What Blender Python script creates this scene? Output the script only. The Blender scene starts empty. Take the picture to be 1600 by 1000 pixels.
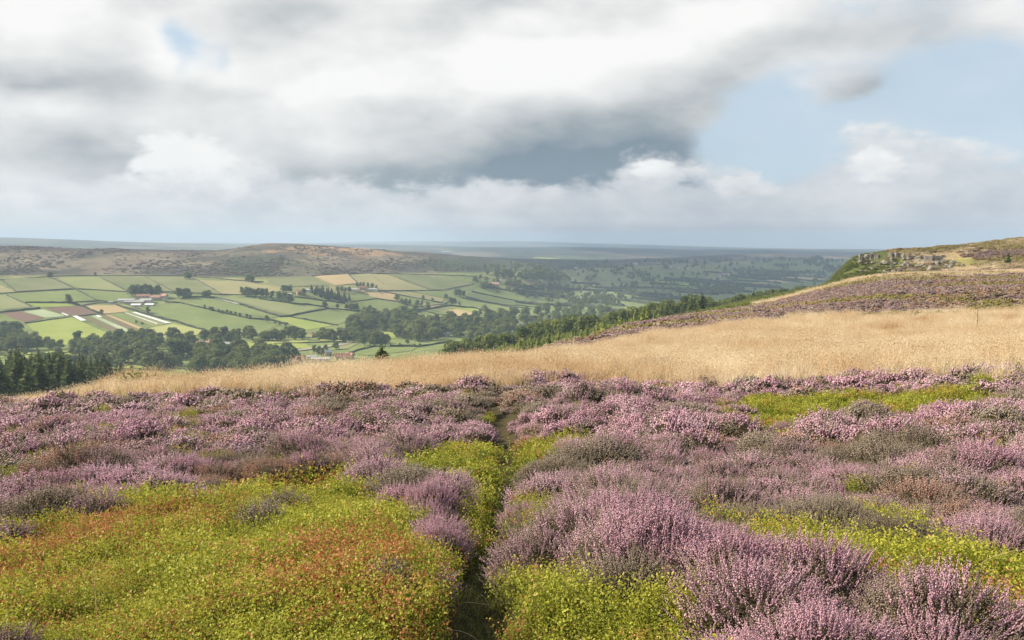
import bpy, bmesh, math, random
import numpy as np
from mathutils import Vector, Matrix

# ------------------------------------------------------------------ camera, sky, sun, exposure
SC = bpy.context.scene
COL = SC.collection
FPX = 1386.0                                   # focal length in pixels of a 1600 px wide frame
PITCH = math.atan2(120.0, FPX)                 # the horizon stands 120 px above the middle of the frame
SUN_AZ, SUN_EL = math.radians(-80), math.radians(35)
SUN_DIR = Vector((math.sin(SUN_AZ)*math.cos(SUN_EL), math.cos(SUN_AZ)*math.cos(SUN_EL), math.sin(SUN_EL)))
EXPOSURE = 0.82
SUN_STRENGTH = 5.0
SKY_STRENGTH = 0.067
CLOUD = 10.0                                  # clouds are written as picture brightness; this scales them to the sky node
HAZE_DENSITY = 1.4e-4

cam_d = bpy.data.cameras.new('camera')
cam_d.sensor_width = 36.0
cam_d.lens = 36.0*FPX/1600.0
cam_d.clip_start = 0.1
cam_d.clip_end = 60000.0
cam = bpy.data.objects.new('camera', cam_d); COL.objects.link(cam)
cam.location = (0, 0, 0)
cam.rotation_euler = (math.pi/2-PITCH, 0, 0)
SC.camera = cam

def ray(px, py):
    """pixel of the 1600x1000 frame -> azimuth (0 = straight ahead, + right) and slope dz/dr"""
    x = (np.asarray(px, float)-800)/FPX; y = (500-np.asarray(py, float))/FPX
    Y = math.cos(PITCH)+y*math.sin(PITCH); Z = -math.sin(PITCH)+y*math.cos(PITCH)
    return np.arctan2(x, Y), Z/np.hypot(x, Y)

def proj(x, y, z):
    d = y*math.cos(PITCH)-z*math.sin(PITCH)
    u = y*math.sin(PITCH)+z*math.cos(PITCH)
    d = np.where(d < 0.01, 0.01, d)
    return 800+FPX*x/d, 500-FPX*u/d

class E:
    """tiny expression builder for shader maths"""
    def __init__(s, nt, sock): s.nt, s.s = nt, sock
    @staticmethod
    def op(nt, kind, *a, clamp=False):
        n = nt.nodes.new('ShaderNodeMath'); n.operation = kind; n.use_clamp = clamp
        for i, v in enumerate(a):
            if isinstance(v, E): nt.links.new(v.s, n.inputs[i])
            else: n.inputs[i].default_value = v
        return E(nt, n.outputs[0])
    def __add__(s, o): return E.op(s.nt, 'ADD', s, o)
    __radd__ = __add__
    def __sub__(s, o): return E.op(s.nt, 'SUBTRACT', s, o)
    def __rsub__(s, o): return E.op(s.nt, 'SUBTRACT', o, s)
    def __mul__(s, o): return E.op(s.nt, 'MULTIPLY', s, o)
    __rmul__ = __mul__
    def exp(s): return E.op(s.nt, 'EXPONENT', s)
    def clamp(s): return E.op(s.nt, 'ADD', s, 0.0, clamp=True)
    def max(s, o): return E.op(s.nt, 'MAXIMUM', s, o)
    def smooth(s, a, b):
        n = s.nt.nodes.new('ShaderNodeMapRange'); n.interpolation_type = 'SMOOTHSTEP'
        s.nt.links.new(s.s, n.inputs[0]); n.inputs[1].default_value = a; n.inputs[2].default_value = b
        n.inputs[3].default_value = 0; n.inputs[4].default_value = 1
        return E(s.nt, n.outputs[0])

def noise_node(nt, vec, scale, detail=4, rough=0.55, dist=0.0, out=0):
    n = nt.nodes.new('ShaderNodeTexNoise'); n.inputs['Scale'].default_value = scale
    n.inputs['Detail'].default_value = detail; n.inputs['Roughness'].default_value = rough; n.inputs['Distortion'].default_value = dist
    if vec is not None: nt.links.new(vec, n.inputs['Vector'])
    return n.outputs[out]

def ramp_node(nt, fac, stops):
    n = nt.nodes.new('ShaderNodeValToRGB'); el = n.color_ramp.elements
    while len(el) < len(stops): el.new(0.5)
    for e, (p, c) in zip(el, stops): e.position = p; e.color = (*c, 1)
    nt.links.new(fac, n.inputs[0])
    return n.outputs[0]

def mix_node(nt, fac, a, b, blend='MIX'):
    n = nt.nodes.new('ShaderNodeMix'); n.data_type = 'RGBA'; n.blend_type = blend
    for sock, v in ((n.inputs[0], fac), (n.inputs[6], a), (n.inputs[7], b)):
        if isinstance(v, E): v = v.s
        if isinstance(v, bpy.types.NodeSocket): nt.links.new(v, sock)
        elif isinstance(v, (int, float)): sock.default_value = v
        else: sock.default_value = (*v, 1)
    return n.outputs[2]

def build_world():
    w = bpy.data.worlds.new('World'); SC.world = w; w.use_nodes = True
    nt = w.node_tree; nt.nodes.clear(); L = nt.links
    out = nt.nodes.new('ShaderNodeOutputWorld'); bg = nt.nodes.new('ShaderNodeBackground')
    bg.inputs['Strength'].default_value = SKY_STRENGTH; L.new(bg.outputs[0], out.inputs[0])
    tc = nt.nodes.new('ShaderNodeTexCoord'); d = tc.outputs['Generated']
    sky = nt.nodes.new('ShaderNodeTexSky'); sky.sky_type = 'NISHITA'; sky.sun_disc = False
    sky.sun_elevation = SUN_EL; sky.sun_rotation = SUN_AZ % (2*math.pi)
    sky.air_density = 1.0; sky.dust_density = 2.5; sky.ozone_density = 1.5; sky.altitude = 300
    sep = nt.nodes.new('ShaderNodeSeparateXYZ'); L.new(d, sep.inputs[0])
    x, y, z = (E(nt, o) for o in sep.outputs)
    X = E.op(nt, 'ARCTAN2', x, y)*13.86
    Y = E.op(nt, 'ARCSINE', z)*13.86
    st = nt.nodes.new('ShaderNodeVectorMath'); st.operation = 'MULTIPLY'; L.new(d, st.inputs[0]); st.inputs[1].default_value = (1, 1, 2.1)
    P = st.outputs[0]
    def split(sock):
        s_ = nt.nodes.new('ShaderNodeSeparateColor'); L.new(sock, s_.inputs[0]); return [E(nt, o) for o in s_.outputs]
    a1 = split(noise_node(nt, P, 3.2, 2, 0.5, out=1)); a2 = split(noise_node(nt, P, 13.0, 5, 0.6, out=1))
    Xs = X+(a1[0]-0.5)*1.6+(a2[0]-0.5)*0.45
    Ys = Y+(a1[1]-0.5)*0.9+(a2[1]-0.5)*0.35
    a3 = split(noise_node(nt, P, 42.0, 3, 0.6, out=1))
    Xc = X+(a1[0]-0.5)*0.25+(a2[0]-0.5)*0.62+(a3[0]-0.5)*0.22
    Yc = Y+(a1[1]-0.5)*0.2+(a2[1]-0.5)*0.50+(a3[1]-0.5)*0.20
    f_low = E(nt, noise_node(nt, P, 4.5, 3, 0.5)); f_hi = E(nt, noise_node(nt, P, 34.0, 5, 0.6))
    def comb(u, v):
        n = nt.nodes.new('ShaderNodeCombineXYZ'); L.new(u.s, n.inputs[0]); L.new(v.s, n.inputs[1]); return n.outputs[0]
    VS = comb(Xs, Ys); VC = comb(Xc, Yc)
    def blob(px, py, sx, sy, amp, V=None):
        az, sl = ray(px, py); bx = float(az)*13.86; by = math.atan(float(sl))*13.86
        kx = 100.0/(2.5*sx); ky = 100.0/(2.5*sy)
        n = nt.nodes.new('ShaderNodeVectorMath'); n.operation = 'MULTIPLY_ADD'; L.new(V or VS, n.inputs[0])
        n.inputs[1].default_value = (kx, ky, 0); n.inputs[2].default_value = (-bx*kx, -by*ky, 0)
        g = nt.nodes.new('ShaderNodeTexGradient'); g.gradient_type = 'QUADRATIC_SPHERE'; L.new(n.outputs[0], g.inputs[0])
        return E(nt, g.outputs['Fac'])*amp
    # --- how thick the main cloud layer is (outside the frame: broken cloud of the same kind)
    sh = nt.nodes.new('ShaderNodeVectorMath'); sh.operation = 'ADD'; L.new(P, sh.inputs[0]); sh.inputs[1].default_value = (-0.040, 0.0, 0.050)
    f_sun = E(nt, noise_node(nt, sh.outputs[0], 6.0, 4, 0.50)); f_mid = E(nt, noise_node(nt, P, 6.0, 4, 0.50))
    lit = f_mid-f_sun                                   # billows: lit towards the sun, grey away from it
    m = (f_low-0.5)*2.2+(f_mid-0.5)*1.1+(f_hi-0.5)*0.5+0.48
    for b in ((300, 250, 520, 230, 1.0), (780, 150, 420, 200, 1.2), (100, 60, 260, 120, 1.0), (620, 30, 320, 90, 0.8), (940, 220, 240, 100, 1.0), (1030, 130, 110, 150, 0.7),
              (1300, 78, 220, 50, 0.75), (1560, 30, 220, 50, 0.45), (1335, 156, 70, 26, 1.6),
              (1400, 190, 330, 64, -1.7), (1185, 175, 80, 55, -0.8), (1330, 20, 120, 30, -0.6), (1600, 150, 200, 70, -1.0), (258, 105, 48, 66, -1.45), (338, 98, 44, 44, -1.35),
              (1115, 45, 50, 50, -0.9), (1160, 240, 90, 50, -1.3), (245, 50, 34, 26, -1.4), (370, 200, 60, 30, -0.5)):
        m = m+blob(*b)
    m_a = m.smooth(0.0, 1.05).max(0.12+(f_hi-0.5)*0.25+(f_mid-0.5)*0.5)
    # --- how bright that layer is
    b_ = 0.84+lit*1.15+(f_low-0.5)*0.35+(f_hi-0.5)*0.10
    for b in ((560, 150, 300, 75, 0.26), (900, 120, 190, 75, 0.24), (900, 255, 320, 68, -0.82), (1010, 235, 130, 80, -0.45), (680, 255, 230, 45, -0.26), (820, 300, 280, 40, -0.26), (480, 250, 130, 50, 0.12),
              (450, 55, 120, 55, -0.36), (830, 5, 220, 30, -0.28), (150, 258, 160, 42, -0.42), (180, 125, 110, 24, -0.38), (60, 138, 120, 20, -0.36),
              (60, 190, 120, 40, 0.25), (80, 70, 150, 50, 0.15), (1320, 70, 240, 50, -0.08), (1560, 50, 200, 60, -0.22), (1335, 160, 60, 25, -0.40), (430, 330, 500, 40, -0.06), (290, 225, 150, 60, -0.16), (230, 250, 60, 60, -0.16)):
        b_ = b_+blob(*b)
    shade = [(0.0, (0.15, 0.20, 0.245)), (0.3, (0.31, 0.345, 0.365)), (0.62, (0.57, 0.575, 0.575)), (1.0, (0.84, 0.83, 0.81))]
    main_c = ramp_node(nt, b_.clamp().s, shade)
    # --- bank of cumulus low over the horizon
    top = 1.08+(f_mid-0.5)*1.1+(a2[2]-0.5)*0.9+(f_hi-0.5)*0.5
    for b in ((1375, 258, 70, 200, 0.55), (1500, 280, 120, 200, 0.30), (1150, 290, 90, 200, 0.15), (1010, 275, 60, 200, 0.30), (1260, 285, 80, 200, 0.10)):
        top = top+blob(b[0], b[1], b[2], 900, b[4], VC)
    bank = (top-Y).smooth(0.0, 0.30)
    bl = 0.60+lit*0.9+(a2[2]-0.5)*0.9+(f_hi-0.5)*0.5+(Y-0.6)*0.16
    for b in ((300, 330, 500, 110, 0.28), (700, 330, 200, 60, -0.05), (400, 300, 110, 50, -0.18), (180, 300, 120, 40, -0.15)):
        bl = bl+blob(*b)
    bank_c = ramp_node(nt, bl.clamp().s, [(0.0, (0.33, 0.375, 0.44)), (0.5, (0.51, 0.53, 0.565)), (1.0, (0.75, 0.745, 0.73))])
    # --- crisp white heads standing in front
    hd = None
    for b in ((285, 256, 60, 38, 1.5), (335, 283, 52, 30, 1.2), (1012, 262, 26, 22, 1.0), (1040, 275, 28, 16, 0.7), (1150, 288, 42, 18, 0.9), (1185, 296, 36, 14, 0.7),
              (1365, 250, 32, 20, 0.8), (1388, 262, 42, 22, 0.7)):
        e = blob(*b, VC); hd = e if hd is None else hd+e
    hd = hd+(f_hi-0.5)*0.9
    heads = hd.smooth(0.34, 0.72)
    hv = 0.74+(f_hi-0.5)*1.0+lit*0.8
    for b in ((300, 300, 80, 22, -0.32), (1020, 285, 60, 12, -0.2), (1165, 303, 80, 10, -0.2), (1380, 285, 80, 18, -0.25), (275, 248, 55, 30, 0.35), (1010, 258, 30, 20, 0.3), (1370, 250, 50, 20, 0.2)):
        hv = hv+blob(*b, VC)
    heads_c = ramp_node(nt, hv.clamp().s, [(0.0, (0.40, 0.43, 0.46)), (0.5, (0.62, 0.625, 0.63)), (1.0, (0.84, 0.83, 0.81))])
    # --- put together; clouds are given in picture brightness and scaled to the strength of the sky node
    def bright(c): return mix_node(nt, 1.0, c, (CLOUD,)*3, 'MULTIPLY')
    blue = mix_node(nt, 0.72, sky.outputs[0], (5.2, 6.45, 7.6))
    c = mix_node(nt, m_a*0.97, blue, bright(main_c))
    c = mix_node(nt, bank*0.92, c, bright(bank_c))
    c = mix_node(nt, heads*0.9, c, bright(heads_c))
    low = Y.smooth(0.55, -0.1)*0.65
    c = mix_node(nt, low, c, tuple(v*CLOUD for v in (0.78, 0.77, 0.75)))
    L.new(c, bg.inputs[0])
    w.cycles.sampling_method = 'MANUAL'; w.cycles.sample_map_resolution = 256
build_world()

sun_d = bpy.data.lights.new('sun', 'SUN'); sun_d.energy = SUN_STRENGTH; sun_d.angle = math.radians(0.6); sun_d.color = (1.0, 0.885, 0.70)
sun = bpy.data.objects.new('sun', sun_d); COL.objects.link(sun)
sun.rotation_euler = SUN_DIR.to_track_quat('Z', 'Y').to_euler(); sun.location = (-400, 60, 300)

vs = SC.view_settings
vs.view_transform = 'Standard'; vs.look = 'None'; vs.gamma = 1; vs.use_curve_mapping = False; vs.exposure = EXPOSURE
SC.cycles.use_denoising = True
SC.cycles.use_adaptive_sampling = True; SC.cycles.adaptive_threshold = 0.02; SC.cycles.adaptive_min_samples = 20
SC.cycles.max_bounces = 6; SC.cycles.diffuse_bounces = 2; SC.cycles.transmission_bounces = 2; SC.cycles.volume_bounces = 0
SC.cycles.transparent_max_bounces = 4

# ------------------------------------------------------------------ helpers
RNG = np.random.default_rng(7)
random.seed(7)

def hash2(ix, iy, seed):
    h = (ix*374761393+iy*668265263+seed*974634777) & 0xffffffff
    h = ((h ^ (h >> 13))*1274126177) & 0xffffffff
    return ((h ^ (h >> 16)) & 0xffff)/65535.0

def vnoise(x, y, seed=0):
    x = np.asarray(x, float); y = np.asarray(y, float)
    ix = np.floor(x).astype(np.int64); iy = np.floor(y).astype(np.int64)
    fx = x-ix; fy = y-iy; fx = fx*fx*(3-2*fx); fy = fy*fy*(3-2*fy)
    a = hash2(ix, iy, seed); b = hash2(ix+1, iy, seed); c = hash2(ix, iy+1, seed); d = hash2(ix+1, iy+1, seed)
    return (a*(1-fx)+b*fx)*(1-fy)+(c*(1-fx)+d*fx)*fy

def fbm(x, y, seed=0, oct=4):
    s = 0; a = 0.5; t = 0
    for o in range(oct):
        s = s+a*vnoise(np.asarray(x)*2**o, np.asarray(y)*2**o, seed+o*17); t += a; a *= 0.5
    return s/t

def sstep(a, b, x):
    t = np.clip((np.asarray(x, float)-a)/(b-a), 0, 1); return t*t*(3-2*t)

def in_poly(px, py, poly):
    px = np.asarray(px, float); py = np.asarray(py, float); r = np.zeros(px.shape, bool)
    n = len(poly)
    for i in range(n):
        x1, y1 = poly[i]; x2, y2 = poly[(i+1) % n]
        if y1 == y2: continue
        c = ((y1 > py) != (y2 > py)) & (px < (x2-x1)*(py-y1)/(y2-y1)+x1)
        r ^= c
    return r

def tag(o, label=None, cat=None, group=None, kind=None):
    if label: o['label'] = label
    if cat: o['category'] = cat
    if group: o['group'] = group
    if kind: o['kind'] = kind
    return o

def mesh_from(name, v, f, mats=(), midx=None, smooth=False):
    me = bpy.data.meshes.new(name)
    v = np.asarray(v, np.float32)
    if isinstance(f, np.ndarray):
        nf, k = f.shape
        me.vertices.add(len(v)); me.vertices.foreach_set('co', v.ravel())
        me.loops.add(nf*k); me.loops.foreach_set('vertex_index', f.ravel().astype(np.int32))
        me.polygons.add(nf); me.polygons.foreach_set('loop_start', np.arange(0, nf*k, k, dtype=np.int32))
        me.polygons.foreach_set('loop_total', np.full(nf, k, np.int32))
    else:
        me.from_pydata([tuple(map(float, p)) for p in v], [], f)
    for m in mats: me.materials.append(m)
    if midx is not None: me.polygons.foreach_set('material_index', np.asarray(midx, np.int32))
    if smooth: me.polygons.foreach_set('use_smooth', np.ones(len(me.polygons), bool))
    me.update(calc_edges=True); me.validate()
    return me

def mobj(name, me, parent=None, loc=(0, 0, 0)):
    o = bpy.data.objects.new(name, me); COL.objects.link(o); o.location = loc
    if parent is not None: o.parent = parent
    return o

def empty(name, loc=(0, 0, 0), rz=0.0, s=1.0):
    o = bpy.data.objects.new(name, None); COL.objects.link(o); o.location = loc; o.rotation_euler = (0, 0, rz)
    o.scale = (s, s, s) if isinstance(s, (int, float)) else s
    o.empty_display_size = 0.3
    return o

def material(name, build, rough=0.9, spec=0.2, translucent=0.0):
    m = bpy.data.materials.new(name); m.use_nodes = True
    nt = m.node_tree; bs = nt.nodes['Principled BSDF']
    bs.inputs['Roughness'].default_value = rough; bs.inputs['Specular IOR Level'].default_value = spec
    r = build(nt)
    c, h = r if isinstance(r, tuple) and len(r) == 2 and not isinstance(r[0], (int, float)) else (r, None)
    if isinstance(c, E): c = c.s
    if isinstance(c, bpy.types.NodeSocket): nt.links.new(c, bs.inputs['Base Color'])
    else: bs.inputs['Base Color'].default_value = (*c, 1)
    if h is not None:
        sock, st, dist = h
        b = nt.nodes.new('ShaderNodeBump'); b.inputs['Strength'].default_value = st; b.inputs['Distance'].default_value = dist
        nt.links.new(sock, b.inputs['Height']); nt.links.new(b.outputs[0], bs.inputs['Normal'])
    if translucent > 0:
        tr = nt.nodes.new('ShaderNodeBsdfTranslucent'); mx = nt.nodes.new('ShaderNodeMixShader'); mx.inputs[0].default_value = translucent
        if isinstance(c, bpy.types.NodeSocket): nt.links.new(c, tr.inputs[0])
        else: tr.inputs[0].default_value = (*c, 1)
        o = nt.nodes['Material Output']
        nt.links.new(bs.outputs[0], mx.inputs[1]); nt.links.new(tr.outputs[0], mx.inputs[2]); nt.links.new(mx.outputs[0], o.inputs[0])
    return m

def pos_of(nt): return nt.nodes.new('ShaderNodeNewGeometry').outputs['Position']
def obj_random(nt): return E(nt, nt.nodes.new('ShaderNodeObjectInfo').outputs['Random'])
def attr(nt, name, out='Fac'):
    a = nt.nodes.new('ShaderNodeAttribute'); a.attribute_name = name; return a.outputs[out]
def scaled(nt, vec, s):
    n = nt.nodes.new('ShaderNodeVectorMath'); n.operation = 'MULTIPLY'; nt.links.new(vec, n.inputs[0]); n.inputs[1].default_value = s; return n.outputs[0]

# ------------------------------------------------------------------ terrain
# Columns of control points (eye at the origin).  'y': the picture row at which that ground shows, minus the plants on it; 'z': height.
CX = [-400, 0, 200, 330, 430, 600, 800, 900, 1000, 1100, 1200, 1290, 1345, 1400, 1500, 1600, 2000]
T = [
 [(0.6, 'z', -1.80)]*17,
 [(4.3, 'z', -2.08)]*17,
 [(9.0, 'z', -2.85)]*13+[(9.0, 'z', -2.80)]*4,
 [(16., 'z', -3.70)]*6+[(16., 'z', -3.66)]*5+[(16., 'z', -3.6), (16, 'z', -3.55), (16, 'z', -3.5), (16, 'z', -3.4), (16, 'z', -3.3), (16, 'z', -3.0)],
 [(35, 'y', 618, .4), (35, 'y', 616, .4)]+[(30, 'y', v, .4) for v in (609, 605, 601, 596, 584, 583, 584, 584, 582, 580, 579, 577, 572, 566, 550)],
 [(41, 'y', 622, .7), (41, 'y', 619, .7), (50, 'y', 586, 1.0), (56, 'y', 584, 1.05), (60, 'y', 581, 1.05), (70, 'y', 564, 1.05), (80, 'y', 547, 1.0), (86, 'y', 537, .9), (92, 'y', 519, .7), (98, 'y', 509, .7),
  (104, 'y', 496, .7), (106, 'y', 491, .7), (108, 'y', 489, .7), (110, 'y', 487, .7), (112, 'y', 483, .7), (114, 'y', 480, .7), (120, 'y', 460, .7)],
 [(90, 'z', -27), (90, 'z', -25), (95, 'z', -22), (100, 'z', -22), (105, 'z', -22), (110, 'z', -20), (112, 'z', -15.5), (118, 'y', 531, .3), (150, 'y', 505, .3), (175, 'y', 489, .3),
  (195, 'y', 474, .3), (210, 'y', 451, .3), (215, 'y', 438, .3), (218, 'y', 431, .3), (222, 'y', 427, .3), (225, 'y', 424, .3), (230, 'y', 410, .3)],
 [(180, 'z', -46), (180, 'z', -44), (190, 'z', -42), (190, 'z', -42), (195, 'z', -42), (200, 'z', -37), (205, 'z', -28), (205, 'z', -25), (215, 'z', -20.5), (230, 'y', 488, .3),
  (262, 'y', 464, .3), (270, 'y', 447, .3), (285, 'y', 434, .3), (280, 'y', 428, .3), (275, 'y', 425, .3), (270, 'y', 420, .3), (270, 'y', 405, .3)],
 [(300, 'z', -56), (300, 'z', -53), (300, 'z', -56), (300, 'z', -62), (300, 'z', -62), (300, 'z', -53), (300, 'z', -41), (300, 'z', -37), (305, 'z', -32), (310, 'z', -28),
  (330, 'y', 467, .3), (325, 'y', 446, .3), (330, 'y', 399, .3), (332, 'y', 389.5, .3), (342, 'y', 383, .3), (360, 'y', 371, .3), (370, 'y', 340, .3)],
 [(450, 'z', -66), (450, 'z', -64), (480, 'z', -74), (500, 'z', -88), (510, 'z', -90), (500, 'z', -77), (470, 'z', -61), (470, 'z', -53), (480, 'z', -47), (520, 'z', -43),
  (600, 'z', -40), (650, 'z', -38), (700, 'z', -40), (720, 'z', -34), (760, 'z', -24), (800, 'z', -16), (900, 'z', 0)],
 [(800, 'z', -112), (800, 'z', -112), (810, 'z', -112), (820, 'z', -112), (840, 'z', -112), (920, 'z', -112), (1110, 'z', -112), (1350, 'z', -113), (1700, 'z', -114), (1900, 'z', -114),
  (2200, 'z', -115), (2400, 'z', -115), (2500, 'z', -115), (2600, 'z', -110), (2700, 'z', -90), (2800, 'z', -60), (2900, 'z', -30)],
 [(1090, 'z', -109), (1090, 'z', -109), (1100, 'z', -109), (1110, 'z', -109), (1130, 'z', -109), (1270, 'z', -109), (1540, 'z', -109), (1800, 'z', -110), (2150, 'z', -112), (2600, 'z', -114),
  (3050, 'z', -115), (3150, 'z', -115), (3200, 'z', -114), (3250, 'z', -109), (3300, 'z', -92), (3350, 'z', -65), (3400, 'z', -40)],
 [(1540, 'y', 432, 0), (1543, 'y', 432, 0), (1543, 'y', 431, 0), (1500, 'y', 434, 0), (1490, 'y', 435, 0), (1600, 'y', 429, 0), (1900, 'y', 425, 0), (2350, 'y', 421, 0), (2960, 'y', 416, 0), (3500, 'y', 411, 0),
  (4150, 'y', 407, 0), (4300, 'y', 407, 0), (4400, 'y', 407, 0), (4500, 'y', 409, 0), (4600, 'z', -80), (4700, 'z', -60), (4700, 'z', -50)],
 [(2000, 'y', 384, 0), (2000, 'y', 386, 0), (2000, 'y', 389.5, 0), (2000, 'y', 391.5, 0), (2000, 'y', 381, 0), (2050, 'y', 390.5, 0), (2500, 'y', 404, 0), (2900, 'y', 406, 0), (3500, 'y', 407, 0), (4200, 'y', 401, 0),
  (4900, 'y', 397, 0), (5100, 'y', 398, 0), (5200, 'y', 399, 0), (5200, 'y', 400, 0), (5200, 'z', -60), (5200, 'z', -50), (5200, 'z', -40)],
 [(3300, 'z', -70), (3300, 'z', -70), (3300, 'z', -70), (3300, 'z', -70), (3300, 'z', -70), (3300, 'z', -80), (3700, 'z', -90), (4200, 'z', -85), (4900, 'z', -80), (5300, 'z', -80),
  (5900, 'z', -70), (6000, 'z', -70), (6000, 'z', -70), (6000, 'z', -70), (6000, 'z', -70), (6000, 'z', -60), (6000, 'z', -60)],
 [(8000, 'y', 366, 0), (8000, 'y', 371.5, 0), (8000, 'y', 379, 0), (8000, 'y', 382, 0), (8000, 'y', 383, 0), (7500, 'y', 383, 0), (7000, 'y', 386, 0), (7000, 'y', 386, 0), (7000, 'y', 388, 0), (7200, 'y', 391, 0),
  (7400, 'y', 391, 0), (7600, 'y', 393, 0), (7600, 'y', 394, 0), (7600, 'y', 394, 0), (7600, 'y', 394, 0), (7600, 'y', 394, 0), (7600, 'y', 394, 0)],
 [(10000, 'z', -60)]*17,
 [(13000, 'y', v, 0) for v in (372, 376, 378, 379, 380, 378, 376.5, 378.5, 381.5, 384.5, 387.5, 390.5, 392, 393, 393, 393, 393)],
 [(15200, 'z', -220)]*17,
]
NF = len(T)
caz, _ = ray(np.array(CX), 380)
fD = np.zeros((NF, len(CX))); fZ = np.zeros((NF, len(CX)))
for k in range(NF):
    for c in range(len(CX)):
        t = T[k][c]; fD[k, c] = t[0]
        fZ[k, c] = t[2] if t[1] == 'z' else float(ray(CX[c], t[2])[1])*t[0]-t[3]

def pchip(x, y, q):
    h = np.diff(x); d = np.diff(y)/h; n = len(x); m = np.zeros(n)
    for i in range(1, n-1):
        if d[i-1]*d[i] > 0:
            w1 = 2*h[i]+h[i-1]; w2 = h[i]+2*h[i-1]; m[i] = (w1+w2)/(w1/d[i-1]+w2/d[i])
    m[0] = d[0]; m[-1] = d[-1]
    k = np.clip(np.searchsorted(x, q)-1, 0, n-2); t = np.clip((q-x[k])/h[k], 0, 1)
    return ((1+2*t)*(1-t)**2)*y[k]+t*(1-t)**2*h[k]*m[k]+t*t*(3-2*t)*y[k+1]+t*t*(t-1)*h[k]*m[k+1]

def geo(a, b, step): return list(np.exp(np.arange(math.log(a), math.log(b)-step*0.5, step)))
R = np.array(geo(0.6, 40, .03)+geo(40, 420, .02)+geo(420, 800, .028)+geo(800, 3000, .011)+geo(3000, 15200, .022)+[15200.])
half = 0.60
AZ = np.concatenate([np.linspace(-math.pi, -half, 70)[:-1], np.arange(-half, half, .0019), np.linspace(half, math.pi, 70)])
nA, nR = len(AZ), len(R)
LR = np.log(R)
# azimuth -> control points (the view behind the camera is plain moor)
back_D = fD[:, [0, -1]].mean(1); back_Z = np.full(NF, -2.0); back_Z[1:] = np.linspace(-2.2, -60, NF-1); back_Z[-1] = -220
ext_az = np.concatenate([[-math.pi, -1.6], caz, [1.6, math.pi]])
gD = np.zeros((NF, nA)); gZ = np.zeros((NF, nA))
for k in range(NF):
    gD[k] = np.exp(pchip(ext_az, np.log(np.concatenate([[back_D[k], back_D[k]], fD[k], [back_D[k], back_D[k]]])), AZ))
    gZ[k] = pchip(ext_az, np.concatenate([[back_Z[k], back_Z[k]], fZ[k], [back_Z[k], back_Z[k]]]), AZ)
Zg = np.zeros((nA, nR)); ZONE = np.zeros((nA, nR))
for i in range(nA):
    ld = np.log(gD[:, i])
    Zg[i] = pchip(ld, gZ[:, i], LR)
    ZONE[i] = np.interp(LR, ld, np.arange(NF))
GX = np.sin(AZ)[:, None]*R[None]; GY = np.cos(AZ)[:, None]*R[None]; RR = np.repeat(R[None], nA, 0)

# path trodden through the heather
def poly_dist(x, y, pts):
    best = np.full(np.shape(x), 1e9)
    for (x1, y1), (x2, y2) in zip(pts[:-1], pts[1:]):
        dx, dy = x2-x1, y2-y1; t = np.clip(((x-x1)*dx+(y-y1)*dy)/(dx*dx+dy*dy), 0, 1)
        best = np.minimum(best, np.hypot(x-x1-t*dx, y-y1-t*dy))
    return best

def H(x, y):
    x = np.asarray(x, float); y = np.asarray(y, float)
    a = np.arctan2(x, y); lr = np.log(np.maximum(np.hypot(x, y), R[0]))
    i = np.clip(np.searchsorted(AZ, a)-1, 0, nA-2); j = np.clip(np.searchsorted(LR, lr)-1, 0, nR-2)
    u = (a-AZ[i])/(AZ[i+1]-AZ[i]); v = np.clip((lr-LR[j])/(LR[j+1]-LR[j]), 0, 1)
    return (Zg[i, j]*(1-u)+Zg[i+1, j]*u)*(1-v)+(Zg[i, j+1]*(1-u)+Zg[i+1, j+1]*u)*v

def hit(px, py, h=0.0, rmin=0.6):
    """world point where the line of sight through a pixel meets the land (or the tops of plants h metres high)"""
    px = np.atleast_1d(np.asarray(px, float)); py = np.atleast_1d(np.asarray(py, float))
    a, s = ray(px, py)
    i = np.clip(np.searchsorted(AZ, a)-1, 0, nA-2); u = ((a-AZ[i])/(AZ[i+1]-AZ[i]))[:, None]
    prof = Zg[i]*(1-u)+Zg[i+1]*u+h
    g = prof-s[:, None]*R[None]
    g[:, R < rmin] = -1
    ok = g >= 0
    j = np.where(ok.any(1), ok.argmax(1), nR-1); j = np.maximum(j, 1)
    rows = np.arange(len(px)); g0 = g[rows, j-1]; g1 = g[rows, j]
    t = np.clip(g0/np.where(g0-g1 == 0, 1, g0-g1), 0, 1)
    r = np.where(R[j-1] < rmin, R[j], R[j-1]+(R[j]-R[j-1])*t)
    x = np.sin(a)*r; y = np.cos(a)*r
    return np.stack([x, y, H(x, y)], 1)

PATH_PX = [(728, 1060), (738, 980), (748, 920), (770, 850), (780, 800), (800, 762), (790, 728), (797, 700), (778, 672), (781, 650), (766, 630)]
PATH = [tuple(p[:2]) for p in hit([p[0] for p in PATH_PX], [p[1] for p in PATH_PX], 0.05)]
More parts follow.
